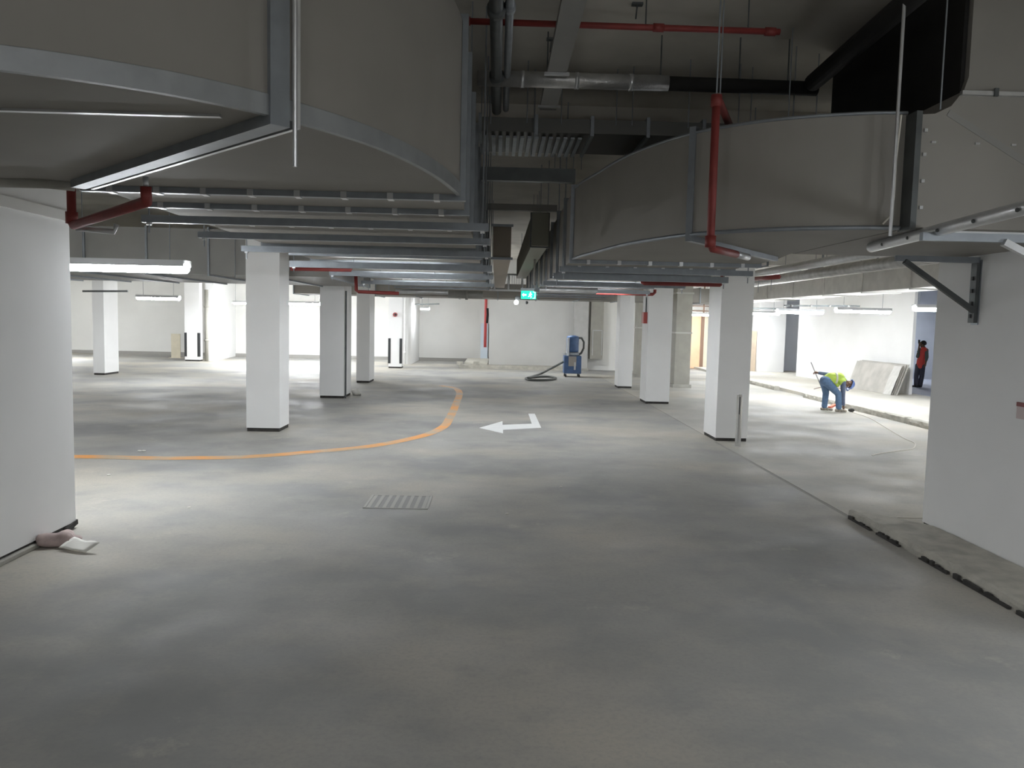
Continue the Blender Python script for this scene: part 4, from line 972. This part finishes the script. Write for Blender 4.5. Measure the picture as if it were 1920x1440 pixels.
b.limb([nk, hd-u2*0.05], [0.058, 0.055]); b.limb([wa, chs, nk], [0.125, 0.14, 0.07])
for s_, e_, h_ in ((sL, eL, fL), (sR, eR, fR)): b.limb([chs.lerp(s_, .6), s_, e_, h_], [0.07, 0.055, 0.042, 0.028])
for h_, k_, a_ in ((hL, kL, aL), (hR, kR, aR)): b.limb([wa.lerp(h_, .7), h_, k_, a_], [0.11, 0.085, 0.055, 0.04])
hand(b, fL, fL-eL, Vector((0.6, 0, 0.2)), 0.9); hand(b, fR, fR-eR, Vector((-1, 0, 0)), 0.5)
remesh(b.build('body', SKIN, ps, smooth=True), 0.007, 3)
eyes(hd, a2, f2, u2, ps)
q = MB()
for h_, k_, a_ in ((hL, kL, aL), (hR, kR, aR)): q.limb([h_, h_.lerp(k_, .5), k_, a_+Vector((0,0,-0.02))], [0.115, 0.10, 0.085, 0.078])
q.limb([hL, hR], [0.12, 0.12]); q.limb([hL.lerp(hR, .5), wa-Vector((0,0,0.05))], [0.13, 0.125])
remesh(q.build('trousers', DTROU, ps, smooth=True), 0.012, 3)
q = MB(); q.limb([wa, chs, nk], [0.13, 0.145, 0.08])
for s_, e_, h_ in ((sL, eL, fL), (sR, eR, fR)): q.limb([chs.lerp(s_, .55), s_, e_, e_.lerp(h_, 0.45)], [0.10, 0.08, 0.062, 0.05])
remesh(q.build('shirt', OLIVE, ps, smooth=True), 0.011, 3)
q = MB(); q.limb([hL.lerp(hR, .5)+Vector((0,0,0.0)), wa, chs, nk-Vector((0,0,0.03))], [0.145, 0.15, 0.165, 0.095]); q.limb([chs, sR.lerp(chs, .15)], [0.13, 0.10]); q.limb([chs, sL.lerp(chs, .35)], [0.13, 0.10])
remesh(q.build('vest', REDV, ps, smooth=True), 0.011, 3)
q = MB(); Rm = Matrix((a2, f2, u2)).transposed().to_4x4(); q.ball(hd+u2*0.035-f2*0.018, 0.108, (0.84, 1.0, 1.0), 20, Rm)
q.bm.verts.ensure_lookup_table(); bmesh.ops.delete(q.bm, geom=[v for v in q.bm.verts if (v.co-hd).dot(u2) < -0.04 or ((v.co-hd).dot(f2) > 0.05 and (v.co-hd).dot(u2) < 0.05)], context='VERTS')
o = q.build('hair', HAIR, ps, smooth=True); md = o.modifiers.new('s', 'SOLIDIFY'); md.thickness = 0.01
for a_, f_ in ((aL, (-0.9, -0.4, 0)), (aR, (-0.85, -0.5, 0))):
    q = MB(); shoe(q, (a_.x, a_.y, 0), f_)
    for v in q.bm.verts: v.co.z += 0.119
    remesh(q.build('shoe', BLACK, ps, smooth=True), 0.01, 2)
P = fL + (fL-eL).normalized()*0.10
tag(MB().obox(P-Vector((0.02,0,0.03)), P+Vector((-0.03,0,0.11)), 0.07, 0.02, up=(0.3,1,0)).build('phone', BLACK, bevel=0.003), 'small dark handset raised beside the head of the person in the red vest', 'phone')

# ------------------------------------------------------------------ world and view
w = bpy.data.worlds.new('world'); SC.world = w; w.use_nodes = True
w.node_tree.nodes['Background'].inputs['Color'].default_value = (0.0, 0.0, 0.0, 1)
SC.view_settings.view_transform = 'Standard'; SC.view_settings.look = 'None'
SC.view_settings.gamma = 1.0; SC.view_settings.exposure = 0.65; SC.view_settings.use_curve_mapping = False
SC.cycles.use_denoising = True
SC.cycles.max_bounces = 12; SC.cycles.diffuse_bounces = 6; SC.cycles.glossy_bounces = 4
SC.cycles.sample_clamp_indirect = 6.0
